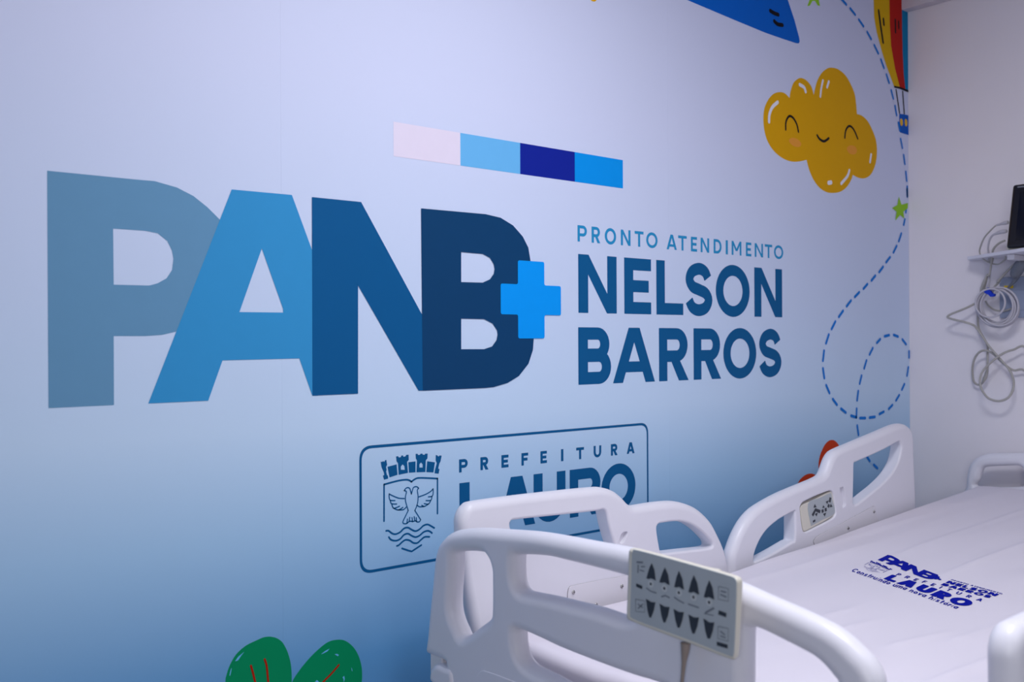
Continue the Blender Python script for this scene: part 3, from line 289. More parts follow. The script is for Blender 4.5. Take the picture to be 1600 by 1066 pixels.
def pad(name, outline, mid, T, r, mat, parent, holes=(), axis='y', step=0.006, smooth_n=4, label=None, raw=False):
    """moulded plate: outline and holes [(points, radius)] in its plane, half thickness T, rounded edges.
    axis 'y': points are (x, z), plate stands at y = mid; axis 'x': points are (y, z) at x = mid."""
    cs = []
    for pts, rr in [(outline, r)] + list(holes):
        q = np.array(pts, float) if raw else catmull(pts, smooth_n, True)
        q = resample(q, step if rr >= step else max(0.002, step * 0.6))
        cs.append((q, rr))
    if area2(cs[0][0]) < 0: cs[0] = (cs[0][0][::-1], cs[0][1])
    cs = [cs[0]] + [((q[::-1] if area2(q) > 0 else q), rr) for q, rr in cs[1:]]
    pts, info, edges = [], [], []
    for ci, (q, rr) in enumerate(cs):
        k = len(pts); n = len(q)
        t = np.roll(q, -1, 0) - np.roll(q, 1, 0); t /= np.linalg.norm(t, axis=1, keepdims=True)
        inn = np.stack([-t[:, 1], t[:, 0]], 1)
        pts += list(q); info += [(-inn[i], 0.0) for i in range(n)]
        edges += [(k + i, k + (i + 1) % n) for i in range(n)]
    nb = len(pts)
    ring_p, ring_i = [], []
    for ci, (q, rr) in enumerate(cs):
        t = np.roll(q, -1, 0) - np.roll(q, 1, 0); t /= np.linalg.norm(t, axis=1, keepdims=True)
        inn = np.stack([-t[:, 1], t[:, 0]], 1)
        for th in ((20, 40, 60, 78, 90) if rr > 0.006 else (45, 90)):
            th = math.radians(th); d = rr * (1 - math.cos(th))
            p = q + inn * d
            dist = np.min([edge_distance(p, c) for c, _ in cs], 0)
            own = dist > d * 0.96
            sel = np.where(own)[0]
            ring_p += [p[i] for i in sel]; ring_i += [(-inn[i], th) for i in sel]
    allp = [Vector((float(a), float(b))) for a, b in pts + ring_p]
    v, _, f, ov, _, _ = delaunay_2d_cdt(allp, edges, [], 0, 1e-6)
    V = np.array([(q.x, q.y) for q in v])
    tri = [t for t in f if len(t) == 3]
    c = np.array([V[list(t)].mean(0) for t in tri])
    ok = inside(c, cs[0][0])
    for q, _ in cs[1:]: ok &= ~inside(c, q)
    tri = [t for t, k in zip(tri, ok) if k]
    inf = info + ring_i
    h = np.full(len(V), T)
    for q, rr in cs:
        d = edge_distance(V, q)
        hh = np.where(d < rr, (T - rr) + np.sqrt(np.maximum(rr * rr - (rr - d) ** 2, 0)), T)
        h = np.minimum(h, hh)
    nrm = np.zeros((len(V), 3)); nrm[:, 2] = 1
    for i, o in enumerate(ov):
        if o:
            n2, th = inf[o[0]]
            nrm[i] = (n2[0] * math.cos(th), n2[1] * math.cos(th), max(math.sin(th), 0.02))
    N = len(V)
    verts, normals = [], []
    for s in (-1, 1):                      # -1: side facing the camera
        for i in range(N):
            a, b = V[i]
            if axis == 'y': verts.append((a, mid + s * h[i], b)); normals.append((nrm[i][0], s * nrm[i][2], nrm[i][1]))
            else: verts.append((mid + s * h[i], a, b)); normals.append((s * nrm[i][2], nrm[i][0], nrm[i][1]))
    faces = []
    flip = (axis == 'x')
    for t in tri:
        a, b, c_ = t
        A, B_, C_ = V[a], V[b], V[c_]
        ccw = (B_[0] - A[0]) * (C_[1] - A[1]) - (B_[1] - A[1]) * (C_[0] - A[0]) > 0
        if not ccw: a, b, c_ = a, c_, b
        # (x,z) plane seen from -y is counter-clockwise outward; (y,z) plane seen from -x is clockwise
        if not flip: faces += [(a, b, c_), (a + N, c_ + N, b + N)]
        else: faces += [(a, c_, b), (a + N, b + N, c_ + N)]
    cnt = {}
    for t in tri:
        for i in range(3):
            e = (t[i], t[(i + 1) % 3]); k = tuple(sorted(e))
            cnt.setdefault(k, []).append(t)
    for (a, b), ts in cnt.items():
        if len(ts) == 1:
            faces.append((a, a + N, b + N, b))
    o = mk(name, verts, faces, mat, parent, True, None, label)
    bm = bmesh.new(); bm.from_mesh(o.data); bmesh.ops.remove_doubles(bm, verts=bm.verts, dist=1e-7)
    bmesh.ops.recalc_face_normals(bm, faces=bm.faces); bm.to_mesh(o.data); bm.free()
    me = o.data
    # nearest analytic normal for each remaining vertex
    base = WPOS[o]
    key = {}
    for p, n in zip(verts, normals):
        key.setdefault(tuple(round(c, 5) for c in (Vector(p) - base)), []).append(Vector(n))
    cust = []
    for vv in me.vertices:
        n = key.get(tuple(round(c, 5) for c in vv.co))
        if n:
            s_ = Vector((0, 0, 0))
            for q in n: s_ += q
            cust.append(tuple(s_.normalized()))
        else: cust.append(tuple(vv.normal))
    me.shade_smooth(); me.normals_split_custom_set_from_vertices(cust)
    return o

def tube(name, pts, r, mat, parent=None, closed=False, n=6, seg=8, label=None, radii=None, append=None):
    p = catmull(pts, n, closed); m = len(p)
    t = np.roll(p, -1, 0) - np.roll(p, 1, 0)
    if not closed: t[0] = p[1] - p[0]; t[-1] = p[-1] - p[-2]
    t /= np.maximum(np.linalg.norm(t, axis=1, keepdims=True), 1e-9)
    u = np.cross(t[0], (0.3, 0.2, 0.93)); u /= np.linalg.norm(u)
    V, F = [], []
    rr = np.full(m, r) if radii is None else np.interp(np.linspace(0, 1, m), np.linspace(0, 1, len(radii)), radii)
    for i in range(m):
        u = u - t[i] * (u @ t[i]); u /= np.linalg.norm(u); w = np.cross(t[i], u)
        for k in range(seg):
            a = 2 * math.pi * k / seg
            V.append(p[i] + rr[i] * (u * math.cos(a) + w * math.sin(a)))
    for i in range(m if closed else m - 1):
        j = (i + 1) % m
        for k in range(seg):
            F.append((i * seg + k, i * seg + (k + 1) % seg, j * seg + (k + 1) % seg, j * seg + k))
    if not closed:
        F.append(tuple(range(seg))[::-1]); F.append(tuple((m - 1) * seg + k for k in range(seg)))
    if append is not None:
        o = len(append[0]); append[0].extend(V); append[1].extend([tuple(q + o for q in f) for f in F]); return
    return mk(name, V, F, mat, parent, True, label=label)

# ------------------------------------------------------------------ lettering: strokes of a geometric sans
def arc(cx, cy, rx, ry, a0, a1, n=14):
    return [(cx + rx * math.cos(math.radians(a0 + (a1 - a0) * k / n)), cy + ry * math.sin(math.radians(a0 + (a1 - a0) * k / n))) for k in range(n + 1)]
def glyph(ch, a, s):
    """letter in a box a wide and 1 high with stroke s: (polygons, holes)"""
    sx = min(s, a * 0.42); sy = s * 0.92
    R_ = lambda x0, y0, x1, y1: [(x0, y0), (x1, y0), (x1, y1), (x0, y1)]
    def bowl(y0, y1, w, left=0.0):
        ry = (y1 - y0) / 2; rx = min(ry * 1.0, (w - left) * 0.62)
        out = [(left, y0), (w - rx, y0)] + arc(w - rx, (y0 + y1) / 2, rx, ry, -90, 90)[1:-1] + [(w - rx, y1), (left, y1)]
        ry2 = ry - sy; rx2 = max(rx - sx, 0.02)
        hole = [(sx, y0 + sy), (w - sx - rx2, y0 + sy)] + arc(w - sx - rx2, (y0 + y1) / 2, rx2, ry2, -90, 90)[1:-1] + [(w - sx - rx2, y1 - sy), (sx, y1 - sy)]
        return out, hole
    if ch == 'I': return [R_(0, 0, a, 1)], []
    if ch == 'L': return [R_(0, 0, sx, 1), R_(0, 0, a, sy)], []
    if ch == 'E': return [R_(0, 0, sx, 1), R_(0, 0, a, sy), R_(0, 1 - sy, a, 1), R_(0, .5 - sy / 2, a * .91, .5 + sy / 2)], []
    if ch == 'F': return [R_(0, 0, sx, 1), R_(0, 1 - sy, a, 1), R_(0, .49 - sy / 2, a * .9, .49 + sy / 2)], []
    if ch == 'T': return [R_(a / 2 - sx / 2, 0, a / 2 + sx / 2, 1), R_(0, 1 - sy, a, 1)], []
    if ch == 'N': return [R_(0, 0, sx, 1), R_(a - sx, 0, a, 1), [(0, 1), (sx * 1.05, 1), (a, 0), (a - sx * 1.05, 0)]], []
    if ch == 'M':
        k = sx * .55
        return [R_(0, 0, sx, 1), R_(a - sx, 0, a, 1), [(0, 1), (sx, 1), (a / 2 + k, .3), (a / 2 - k, .3)], [(a - sx, 1), (a, 1), (a / 2 + k, .3), (a / 2 - k, .3)]], []
    if ch == 'A':
        h = min(sx * .62, a * .3); w = sx * 1.1
        return [[(0, 0), (w, 0), (a / 2 + h * .75, 1), (a / 2 - h, 1)], [(a - w, 0), (a, 0), (a / 2 + h, 1), (a / 2 - h * .75, 1)], R_(a * .2, .19, a * .8, .19 + sy * .9)], []
    if ch == 'V':
        h = sx * .55; w = sx * 1.1
        return [[(0, 1), (w, 1), (a / 2 + h, 0), (a / 2 - h, 0)], [(a - w, 1), (a, 1), (a / 2 + h, 0), (a / 2 - h, 0)]], []
    if ch == 'O':
        e = .015
        return [arc(a / 2, .5, a / 2, .5 + e, 0, 360, 40)[:-1]], [arc(a / 2, .5, a / 2 - sx, .5 + e - sy, 0, 360, 36)[:-1]]
    if ch == 'D':
        o, h = bowl(0, 1, a); return [o], [h]
    if ch == 'P':
        o, h = bowl(.33, 1, a); return [o, R_(0, 0, sx, .5)], [h]
    if ch == 'R':
        o, h = bowl(.36, 1, a * .97); return [o, R_(0, 0, sx, .5), [(a * .98 - sx * 1.15, 0), (a, 0), (a * .62 + sx * .25, .40), (a * .62 - sx * .85, .40)]], [h]
    if ch == 'B':
        o, h = bowl(.5 - sy * .5 + .02, 1, a * .95); o2, h2 = bowl(0, .5 + sy * .5, a); return [o, o2], [h, h2]
    if ch == 'U':
        ry = min(a / 2, .5); e = .01
        o = [(0, 1), (0, ry)] + arc(a / 2, ry, a / 2, ry + e, 180, 360)[1:] + [(a, 1), (a - sx, 1), (a - sx, ry)] + arc(a / 2, ry, a / 2 - sx, ry + e - sy, 360, 180)[1:] + [(sx, 1)]
        return [o], []
    if ch == 'S':
        c = [(.93, .78), (.80, .93), (.52, 1.0), (.18, .92), (.05, .73), (.20, .56), (.5, .49), (.82, .41), (.97, .25), (.82, .06), (.48, -.01), (.18, .06), (.03, .22)]
        q = [(sx / 2 + x * (a - sx), sy / 2 + y * (1 - sy)) for x, y in c]
        return [ribbon(catmull(q, 5), s * .97, caps=False)], []
    if ch == 'C':
        return [ribbon(arc(a / 2, .5, a / 2 - sx / 2, .5 - sy / 2, 40, 320, 24), s, caps=False)], []
    # small letters, x height 0.68
    X = .68; st = lambda pts: ribbon(pts, s, caps=False)
    ring = lambda cx, w: (arc(cx, X / 2, w / 2, X / 2, 0, 360, 24)[:-1], arc(cx, X / 2, w / 2 - sx, X / 2 - sy, 0, 360, 20)[:-1])
    if ch in 'oó':
        o, h = ring(a / 2, a)
        return [o] + ([[(a * .45, .78), (a * .62, .78), (a * .85, 1), (a * .6, 1)]] if ch == 'ó' else []), [h]
    if ch == 'a':
        o, h = ring(a / 2, a); return [o, R_(a - sx, 0, a, X)], [h]
    if ch == 'd':
        o, h = ring(a / 2, a); return [o, R_(a - sx, 0, a, 1)], [h]
    if ch == 'n': return [R_(0, 0, sx, X), [(0, X / 2), (0, X), (a * .6, X), (a, X * .72), (a, 0), (a - sx, 0), (a - sx, X * .66), (a * .55, X - sy), (sx, X - sy), (sx, X / 2)]], []
    if ch == 'h': return [R_(0, 0, sx, 1), [(0, X / 2), (0, X), (a * .6, X), (a, X * .72), (a, 0), (a - sx, 0), (a - sx, X * .66), (a * .55, X - sy), (sx, X - sy), (sx, X / 2)]], []
    if ch == 'u': return [R_(a - sx, 0, a, X), [(0, X), (sx, X), (sx, X * .34), (a * .45, sy), (a - sx, sy), (a, sy), (a, 0), (a * .4, 0), (0, X * .28)]], []
    if ch == 'm': return [R_(0, 0, sx, X), R_(a / 2 - sx / 2, 0, a / 2 + sx / 2, X), R_(a - sx, 0, a, X * .85), [(0, X - sy), (a - sx, X - sy), (a, X * .8), (a * .9, X), (0, X)]], []
    if ch == 'i': return [R_(a / 2 - sx / 2, 0, a / 2 + sx / 2, X), R_(a / 2 - sx / 2, .82, a / 2 + sx / 2, 1)], []
    if ch == 'r': return [R_(0, 0, sx, X), [(sx, X * .5), (a, X - sy), (a, X), (sx, X)]], []
    if ch == 't': return [R_(a / 2 - sx / 2, 0, a / 2 + sx / 2, .95), R_(0, X - sy, a, X)], []
    if ch == 'v': return [[(0, X), (sx, X), (a / 2 + sx / 2, 0), (a / 2 - sx / 2, 0)], [(a - sx, X), (a, X), (a / 2 + sx / 2, 0), (a / 2 - sx / 2, 0)]], []
    if ch == 's':
        c = [(.93, .80), (.52, 1.0), (.08, .75), (.5, .49), (.95, .25), (.48, -.01), (.05, .2)]
        q = [(sx / 2 + x * (a - sx), X * (sy / 2 + y * (1 - sy))) for x, y in c]
        return [ribbon(catmull(q, 4), s * .9, caps=False)], []
    return [], []
WIDTH = {'I': .2, 'i': .2, 'r': .36, 't': .4, 'm': .9, 'C': .8, 'O': .9, 'M': .9, 'N': .8, 'A': .84, 'U': .75, 'D': .78, ' ': .3, 'S': .66, 'L': .6, 'E': .6, 'F': .58, 'T': .66, 'P': .66, 'R': .7, 'B': .7}
def text_in_unit(txt, s, gap):
    """whole line laid out and scaled into the unit square: list of (polygons, holes)"""
    x = 0; G_ = []
    for ch in txt:
        w = WIDTH.get(ch, .55 if ch.islower() or ch == 'ó' else .7)
        if ch != ' ': G_.append((x, glyph(ch, w, s)))
        x += w + gap
    W = x - gap
    return [([[((x0 + p[0]) / W, p[1]) for p in q] for q in ps], [[((x0 + p[0]) / W, p[1]) for p in q] for q in hs]) for x0, (ps, hs) in G_]

# ------------------------------------------------------------------ materials
M = {}
M['vinyl'] = ramp_material('printed_vinyl', [(0.0, (76, 138, 198)), (0.6, (98, 158, 210)), (0.9, (170, 207, 240)), (1.12, (202, 225, 250)), (1.4, (207, 222, 248)), (1.9, (214, 220, 246)), (2.7, (212, 215, 240))], 0.55)
def ink(name, rgb): return material('ink_' + name, rgb, 0.6, mottling=0.02, spec=0.12, bump=0.04, bump_scale=900)
M['p'] = ink('grey_blue', (104, 152, 188)); M['a'] = ink('sky_teal', (56, 150, 208)); M['n'] = ink('teal', (10, 90, 146)); M['b'] = ink('dark_navy', (12, 64, 108))
M['plus'] = ink('bright_blue', (0, 156, 250)); M['pale'] = ink('pale_pink', (234, 224, 242)); M['light'] = ink('light_blue', (108, 186, 240)); M['navy'] = ink('navy', (16, 36, 150)); M['azure'] = ink('azure', (0, 150, 238))
M['name'] = ink('deep_teal', (10, 90, 144)); M['pronto'] = ink('mid_teal', (40, 146, 200))
M['yellow'] = ink('yellow', (228, 168, 0)); M['white_ink'] = ink('white', (238, 236, 248)); M['black_ink'] = ink('black', (18, 16, 24)); M['cheek'] = ink('peach', (240, 160, 60))
M['red'] = ink('brick_red', (206, 62, 22)); M['dred'] = ink('dark_red', (190, 30, 20)); M['teal2'] = ink('teal_stripe', (0, 128, 180)); M['gold'] = ink('gold', (224, 176, 10))
M['blue2'] = ink('kite_blue', (0, 98, 200)); M['dash'] = ink('dash_blue', (20, 122, 214)); M['green'] = ink('leaf_green', (0, 142, 92)); M['lime'] = ink('lime', (150, 206, 50)); M['basket'] = ink('basket_blue', (10, 90, 190)); M['vein'] = ink('vein_red', (176, 30, 10)); M['window'] = ink('basket_gold', (240, 190, 60))
M['paint'] = material('white_wall_paint', (238, 232, 238), 0.7, mottling=0.02, scale=6, bump=0.05, bump_scale=120)
M['blue_paint'] = material('grey_wall_paint', (176, 176, 184), 0.7)
M['ceiling'] = material('ceiling_paint', (214, 210, 220), 0.8)
M['floor'] = material('grey_floor', (150, 150, 156), 0.35, mottling=0.06, scale=12)
M['plastic'] = material('white_moulded_plastic', (228, 226, 235), 0.34, mottling=0.008, spec=0.35, bump=0.03, bump_scale=700)
M['plate'] = material('white_plate', (226, 223, 230), 0.45, mottling=0.01)
M['gap'] = material('dark_gap', (70, 60, 62), 0.8)
M['steel'] = material('steel', (190, 188, 186), 0.25, metal=1.0)
M['dsteel'] = material('dark_slot', (40, 40, 42), 0.5)
M['beige'] = material('beige_plastic', (218, 213, 200), 0.45)
M['greyface'] = material('grey_membrane', (174, 181, 186), 0.5)
M['ring'] = material('pale_ring', (196, 200, 202), 0.5)
M['symbol'] = material('dark_symbol', (44, 50, 60), 0.55)
M['faint'] = material('faint_symbol', (112, 118, 128), 0.55)
M['cordm'] = material('tan_cord', (150, 136, 128), 0.5)
M['sheet'] = material('white_bedsheet', (224, 218, 228), 0.85, mottling=0.015, scale=5, bump=0.10, bump_scale=900)
M['sheetink'] = material('sheet_ink', (0, 18, 150), 0.85, spec=0.1)
M['monitor'] = material('black_plastic', (12, 12, 22), 0.3)
M['screen'] = material('dark_screen', (14, 9, 6), 0.12)
M['shell'] = material('cream_shell', (216, 214, 190), 0.4)
M['cable'] = material('grey_cable', (172, 168, 164), 0.42)
M['cable2'] = material('pale_cable', (190, 186, 196), 0.42)
M['plug'] = material('grey_plug', (120, 124, 134), 0.5)
M['velcro'] = material('blue_velcro', (0, 50, 190), 0.8)
M['outlet'] = material('pale_blue_box', (150, 160, 186), 0.45)
M['sticker'] = material('yellow_sticker', (220, 186, 20), 0.5)
M['rubber'] = material('grey_rubber', (70, 72, 78), 0.6)
M['pane'] = bpy.data.materials.new('fill_glow_pane'); M['pane'].use_nodes = True  # glowing surface of the added fill window, not a known source
_p = M['pane'].node_tree.nodes['Principled BSDF']; _p.inputs['Emission Color'].default_value = (0.93, 0.96, 1, 1); _p.inputs['Emission Strength'].default_value = 0.8
M['lamp'] = bpy.data.materials.new('lamp_diffuser'); M['lamp'].use_nodes = True
_b = M['lamp'].node_tree.nodes['Principled BSDF']; _b.inputs['Emission Color'].default_value = (0.8, 0.86, 1, 1); _b.inputs['Emission Strength'].default_value = 3.0

# ------------------------------------------------------------------ the room
WY, WX, CZ = 1.89, 3.5727, 2.72
X0, Y0 = -1.4, -2.4
def struct(o): o['kind'] = 'structure'; return o
wall_back = struct(box('wall_back', (X0 - .1, WY, 0), (WX + .1, WY + .1, CZ), M['paint']))
wall_right = struct(box('wall_right', (WX, Y0, 0), (WX + .1, WY - .0006, CZ), M['paint']))
struct(box('wall_left', (X0 - .1, Y0, 0), (X0, WY - .0006, CZ), M['blue_paint']))
struct(box('wall_front', (X0 - .1, Y0 - .1, 0), (WX + .1, Y0, CZ), M['blue_paint']))
struct(box('floor', (X0 - .1, Y0 - .1, -.1), (WX + .1, WY + .1, 0), M['floor']))
struct(box('ceiling', (X0 - .1, Y0 - .1, CZ), (WX + .1, WY + .1, CZ + .1), M['ceiling']))
struct(box('trim_1', (3.526, Y0, 2.5575), (WX, WY, CZ), M['ceiling'], bevel=0.002))
for i, (x, y) in enumerate(((1.30, .62), (1.3, -1.3))):
    t = thing('ceiling_light', ('square ceiling lamp panel over the foot of the bed' if i == 0 else 'square ceiling lamp panel behind the viewer, away from the mural wall'), 'ceiling light', (x, y, CZ), 'ceiling lamps')
    box('frame', (x - .33, y - .33, CZ - .03), (x + .33, y + .33, CZ - .001), M['plastic'], t, bevel=.003)
    box('diffuser', (x - .30, y - .30, CZ - .034), (x + .30, y + .30, CZ - .0305), M['lamp'], t)

fill_win = struct(box('added_fill_window', (X0 + .001, -1.80, .65), (X0 + .012, -.40, 2.05), M['pane']))  # unseen window added on the left wall to go with the fill light
for lo_w, hi_w in (((-1.85, .60), (-1.80, 2.10)), ((-.40, .60), (-.35, 2.10)), ((-1.80, .60), (-.40, .65)), ((-1.80, 2.05), (-.40, 2.10)), ((-1.12, .65), (-1.08, 2.05))):
    box('fill_window_frame', (X0 + .001, lo_w[0], lo_w[1]), (X0 + .03, hi_w[0], hi_w[1]), M['plate'], fill_win, bevel=.003)

# ------------------------------------------------------------------ the mural: vinyl sheets and their print, on the wall
def layer(k): return WY - 0.0010 - 0.00035 * k
sx0 = G['seam']; W_ = 1.23
edges_x = [X0 + .002, sx0 - W_, sx0, sx0 + W_, sx0 + 2 * W_, WX - .0005]
for a, b in zip(edges_x[:-1], edges_x[1:]):
    if b - a > .02:
        mk('mural_sheet', [(a + .00008, layer(0), .1), (b - .00008, layer(0), .1), (b - .00008, layer(0), CZ - .002), (a + .00008, layer(0), CZ - .002),
                           (a + .00008, WY - .0001, .1), (b - .00008, WY - .0001, .1), (b - .00008, WY - .0001, CZ - .002), (a + .00008, WY - .0001, CZ - .002)],
           [(0, 1, 2, 3), (5, 4, 7, 6), (4, 0, 3, 7), (1, 5, 6, 2), (3, 2, 6, 7), (4, 5, 1, 0)], M['vinyl'], wall_back)
def decal(name, polys, mat, k, holes=(), parent=None, label=None):
    V, F = flat_fill(polys, holes)
    y = layer(k)
    out = []
    for t in F:
        A, B_, C_ = (V[i] for i in t)
        out.append(tuple(t) if (B_[0] - A[0]) * (C_[1] - A[1]) - (B_[1] - A[1]) * (C_[0] - A[0]) > 0 else (t[0], t[2], t[1]))
    return mk(name, [(a, y, b) for a, b in V], out, mat, parent or wall_back, label=label)
def soft(p, sharp=(), n=5):
    return catmull(p, n, True)
def round_poly(p, r, seg=5):
    p = [np.array(q) for q in p]; out = []
    for i in range(len(p)):
        a, b, c = p[i - 1], p[i], p[(i + 1) % len(p)]
        u = (a - b) / np.linalg.norm(a - b); v = (c - b) / np.linalg.norm(c - b)
        A, B_ = b + u * r, b + v * r
        for k in range(seg + 1):
            t = k / seg
            out.append((1 - t) ** 2 * A + 2 * t * (1 - t) * b + t * t * B_)
    return out
g = G['P']; decal('printed_letter', [g['o']], M['p'], 1, g['h'], label='large grey-blue printed letter P')
g = G['A']; decal('printed_letter', [g['o']], M['a'], 2, g['h'], label='large sky-blue printed letter A')
g = G['N']; decal('printed_letter', [g['o']], M['n'], 3, label='large teal printed letter N')
g = G['B']; decal('printed_letter', [g['o']], M['b'], 4, g['h'], label='large dark navy printed letter B')
pl = G['plus']; xs = sorted(p[0] for p in pl); zs = sorted(p[1] for p in pl)
xa, xb, xc, xd = xs[0], np.mean([pl[0][0], pl[7][0]]), np.mean([pl[1][0], pl[5][0]]), np.mean([pl[3][0], pl[4][0]])
za, zb_, zc, zd = np.mean([pl[6][1], pl[7][1]]), np.mean([pl[4][1], pl[9][1]]), np.mean([pl[3][1], pl[10][1]]), np.mean([pl[0][1], pl[1][1]])
decal('plus_sign', [round_poly([(xb, za), (xc, za), (xc, zb_), (xd, zb_), (xd, zc), (xc, zc), (xc, zd), (xb, zd), (xb, zc), (xa, zc), (xa, zb_), (xb, zb_)], .006)], M['plus'], 5, label='bright blue printed plus sign')
bx, bz = G['bars']['x'], G['bars']['z']
for i, (m, nm) in enumerate((('pale', 'pale pink'), ('light', 'light blue'), ('navy', 'navy blue'), ('azure', 'azure'))):
    decal('colour_bar', [[(bx[i], bz[0]), (bx[i + 1], bz[0]), (bx[i + 1], bz[1]), (bx[i], bz[1])]], M[m], 1, label=nm + ' printed bar')
def wall_text(key, mat, label):
    g = G[key]; z0, z1 = g['z']; H = z1 - z0
    P_, H_ = [], []
    for ch, l, r in g['l']:
        a = (r - l) / H
        ps, hs = glyph(ch, a, g['s'])
        P_ = [[(l + x * H, z0 + y * H) for x, y in q] for q in ps]; H_ = [[(l + x * H, z0 + y * H) for x, y in q] for q in hs]
        decal('printed_letter', P_, mat, 1, H_)
wall_text('pronto', M['pronto'], ''); wall_text('nelson', M['name'], ''); wall_text('barros', M['name'], '')
wall_text('prefeitura', M['name'], ''); wall_text('lauro', M['name'], '')
bxl, bxr, bzb, bzt = G['box']
def rrect(x0, z0, x1, z1, r): return round_poly([(x0, z0), (x1, z0), (x1, z1), (x0, z1)], r, 8)
decal('printed_frame', [rrect(bxl, bzb, bxr, bzt, .032)], M['name'], 1, [rrect(bxl + .0062, bzb + .0065, bxr - .0062, bzt - .0065, .027)], label='thin deep teal rounded frame line')
cr = decal('printed_crest', [G['crest']['fill'][0][0]], M['name'], 1, label='town crest of castle towers over a two-headed dove and waves')
for f in G['crest']['fill'][1:]: decal('crest_tower', [f[0]], M['name'], 1, f[1:], cr)
for kind, p in G['crest']['line']:
    w = (.0029, .0042, .0042)[kind]
    q = np.array(p) if kind == 2 or len(p) < 3 else catmull(p, 5)
    if kind == 2: q = resample(q, .01, False)
    decal('crest_line', [ribbon(q, w)], M['name'], 1, (), cr)
# bottom strokes of the town name line continue behind the rail
# smiling cloud
cl = []
for L in G['cloud']['lobes']:
    q = catmull(L, 4); cl += list(q[:-1])
cloud = decal('printed_cloud', [cl], M['yellow'], 1, label='yellow printed cloud with a smiling face')
px = .0054 / 4.443 * 1.0
for w, p in G['cloud']['white']: decal('highlight', [ribbon(catmull(p, 5), w * .00068)], M['white_ink'], 2, (), cloud, label='white highlight stroke')
for w, p in G['cloud']['black']: decal('face_line', [ribbon(catmull(p, 5), w * .0009)], M['black_ink'], 2, (), cloud, label='black face line')
for p in G['cloud']['cheek']: decal('cheek', [soft(p)], M['cheek'], 2, (), cloud, label='peach cheek')
# balloon
b_ = G['balloon']
bal = decal('printed_balloon', [b_['yellow']], M['gold'], 2, label='striped hot-air balloon printed at the wall corner')
decal('stripe', [b_['red']], M['dred'], 2, (), bal, 'red stripe'); decal('stripe', [b_['teal']], M['teal2'], 2, (), bal, 'teal stripe')
decal('rim', [b_['rim']], M['black_ink'], 3, (), bal, 'black rim')
for p in b_['rope']: decal('rope', [ribbon(p, .008, False)], M['black_ink'], 2, (), bal, 'black rope')
decal('basket', [b_['basket']], M['basket'], 2, (), bal, 'blue basket')
for p in b_['window']: decal('basket_window', [soft(p)], M['window'], 3, (), bal, 'golden oval')
for p, w in b_['mark']: decal('mark', [ribbon(p, w * .00085)], M['black_ink'], 3, (), bal, 'black mark')
for p in G['dash']:
    decal('dash', [ribbon(p, .0105)], M['dash'], 4)
decal('printed_star', [G['star1']], M['lime'], 5, label='lime star low beside the dashed line'); decal('printed_star', [G['star2']], M['lime'], 1, label='lime star at the top')
kt = decal('printed_kite', [G['kite']], M['blue2'], 1, label='blue pointed kite shape')
for p in G['kitemark']: decal('mark', [ribbon(catmull(p, 4), .0135)], M['black_ink'], 2, (), kt, 'black mark')
decal('printed_spot', [soft(G['spot'])], M['yellow'], 1, label='yellow printed tip')
for key in ('leaf1', 'leaf2'):
    lf = decal('printed_leaf', [soft(G[key])], M['green'], 1 + (key == 'leaf2') , label='green printed leaf with red veins')
    for i, p in enumerate(G['vein']):
        if (i == 2) == (key == 'leaf2'): decal('vein', [ribbon(catmull(p, 5), .0042)], M['vein'], 3, (), lf, 'red vein')
    for i, p in enumerate(G['scratch']):
        if (i >= 2) == (key == 'leaf2'): decal('fleck', [p], M['light'], 3, (), lf, 'pale fleck')
for i in (1, 2, 3): decal('printed_petal', [soft(G['petal%d' % i])], M['red'], i, label='red-orange printed petal')

# ------------------------------------------------------------------ the bed
BC = 1.0975                      # centre line of the bed
bed = thing('hospital_bed', 'white plastic hospital bed with rounded rails and a holed footboard', 'bed', (2.3, BC, 0))
foot = pad('footboard', G['footboard']['o'], 1.152, .0225, .0215, M['plastic'], bed, [(h, .0205) for h in G['footboard']['h']], 'x', smooth_n=4)
pad('recess_panel', G['footboard']['inset'], 1.1293, .0014, .0012, M['plastic'], foot, (), 'x', step=.008)
for s in (0, 1):
    pts = G['footboard']['bumper']
    if s: pts = [(2 * 1.1365 - y, z) for y, z in pts]
    pad('corner_bumper', pts, 1.145, .020, .012, M['plastic'], foot, (), 'x')
    y0 = 1.598 if not s else 2 * 1.1365 - 1.598
    box('notch_block', (1.140, y0 - .02, .62), (1.162, y0 + .02, .70), M['plate'], foot, bevel=.003)

def rail(g, plate, screws, loc=(0, 0, 0)):
    r = pad('side_rail', g['o'], 1.622, .021, .019, M['plastic'], bed, [(h, .0065) for h in g['h']] + [(g['pocket'], .002)] + ([(g['panel'], .0045)] if 'panel' in g else []), 'y')
    pc = np.array(g['pocket']); lo, hi = pc.min(0) - .006, pc.max(0) + .006
    box('pocket_floor', (lo[0], 1.610, lo[1]), (hi[0], 1.628, hi[1]), M['plastic'], r)
    c = np.array(plate); cen = c.mean(0)
    pad('plate_joint', [tuple(cen + (p - cen) * 1.004) for p in c], 1.6006, .0006, .0005, M['gap'], r, (), 'y', step=.008, label='dark joint line round the cover plate')
    pad('cover_plate', plate, 1.6000, .0008, .0006, M['plate'], r, (), 'y', step=.008)
    for x, y, z in screws:
        bm = bmesh.new()
        bmesh.ops.create_uvsphere(bm, u_segments=12, v_segments=8, radius=.0048)
        for v in bm.verts: v.co = Vector((v.co.x + x, v.co.y * .55 + 1.5985, v.co.z + z))
        from_bm('screw', bm, M['steel'], r, True, 'steel screw')
        box('screw_slot', (x - .0022, 1.5952, z - .0006), (x + .0022, 1.5962, z + .0006), M['dsteel'], r)
    return r
fr = rail(G['footrail'], G['footplate'], G['footscrew'])
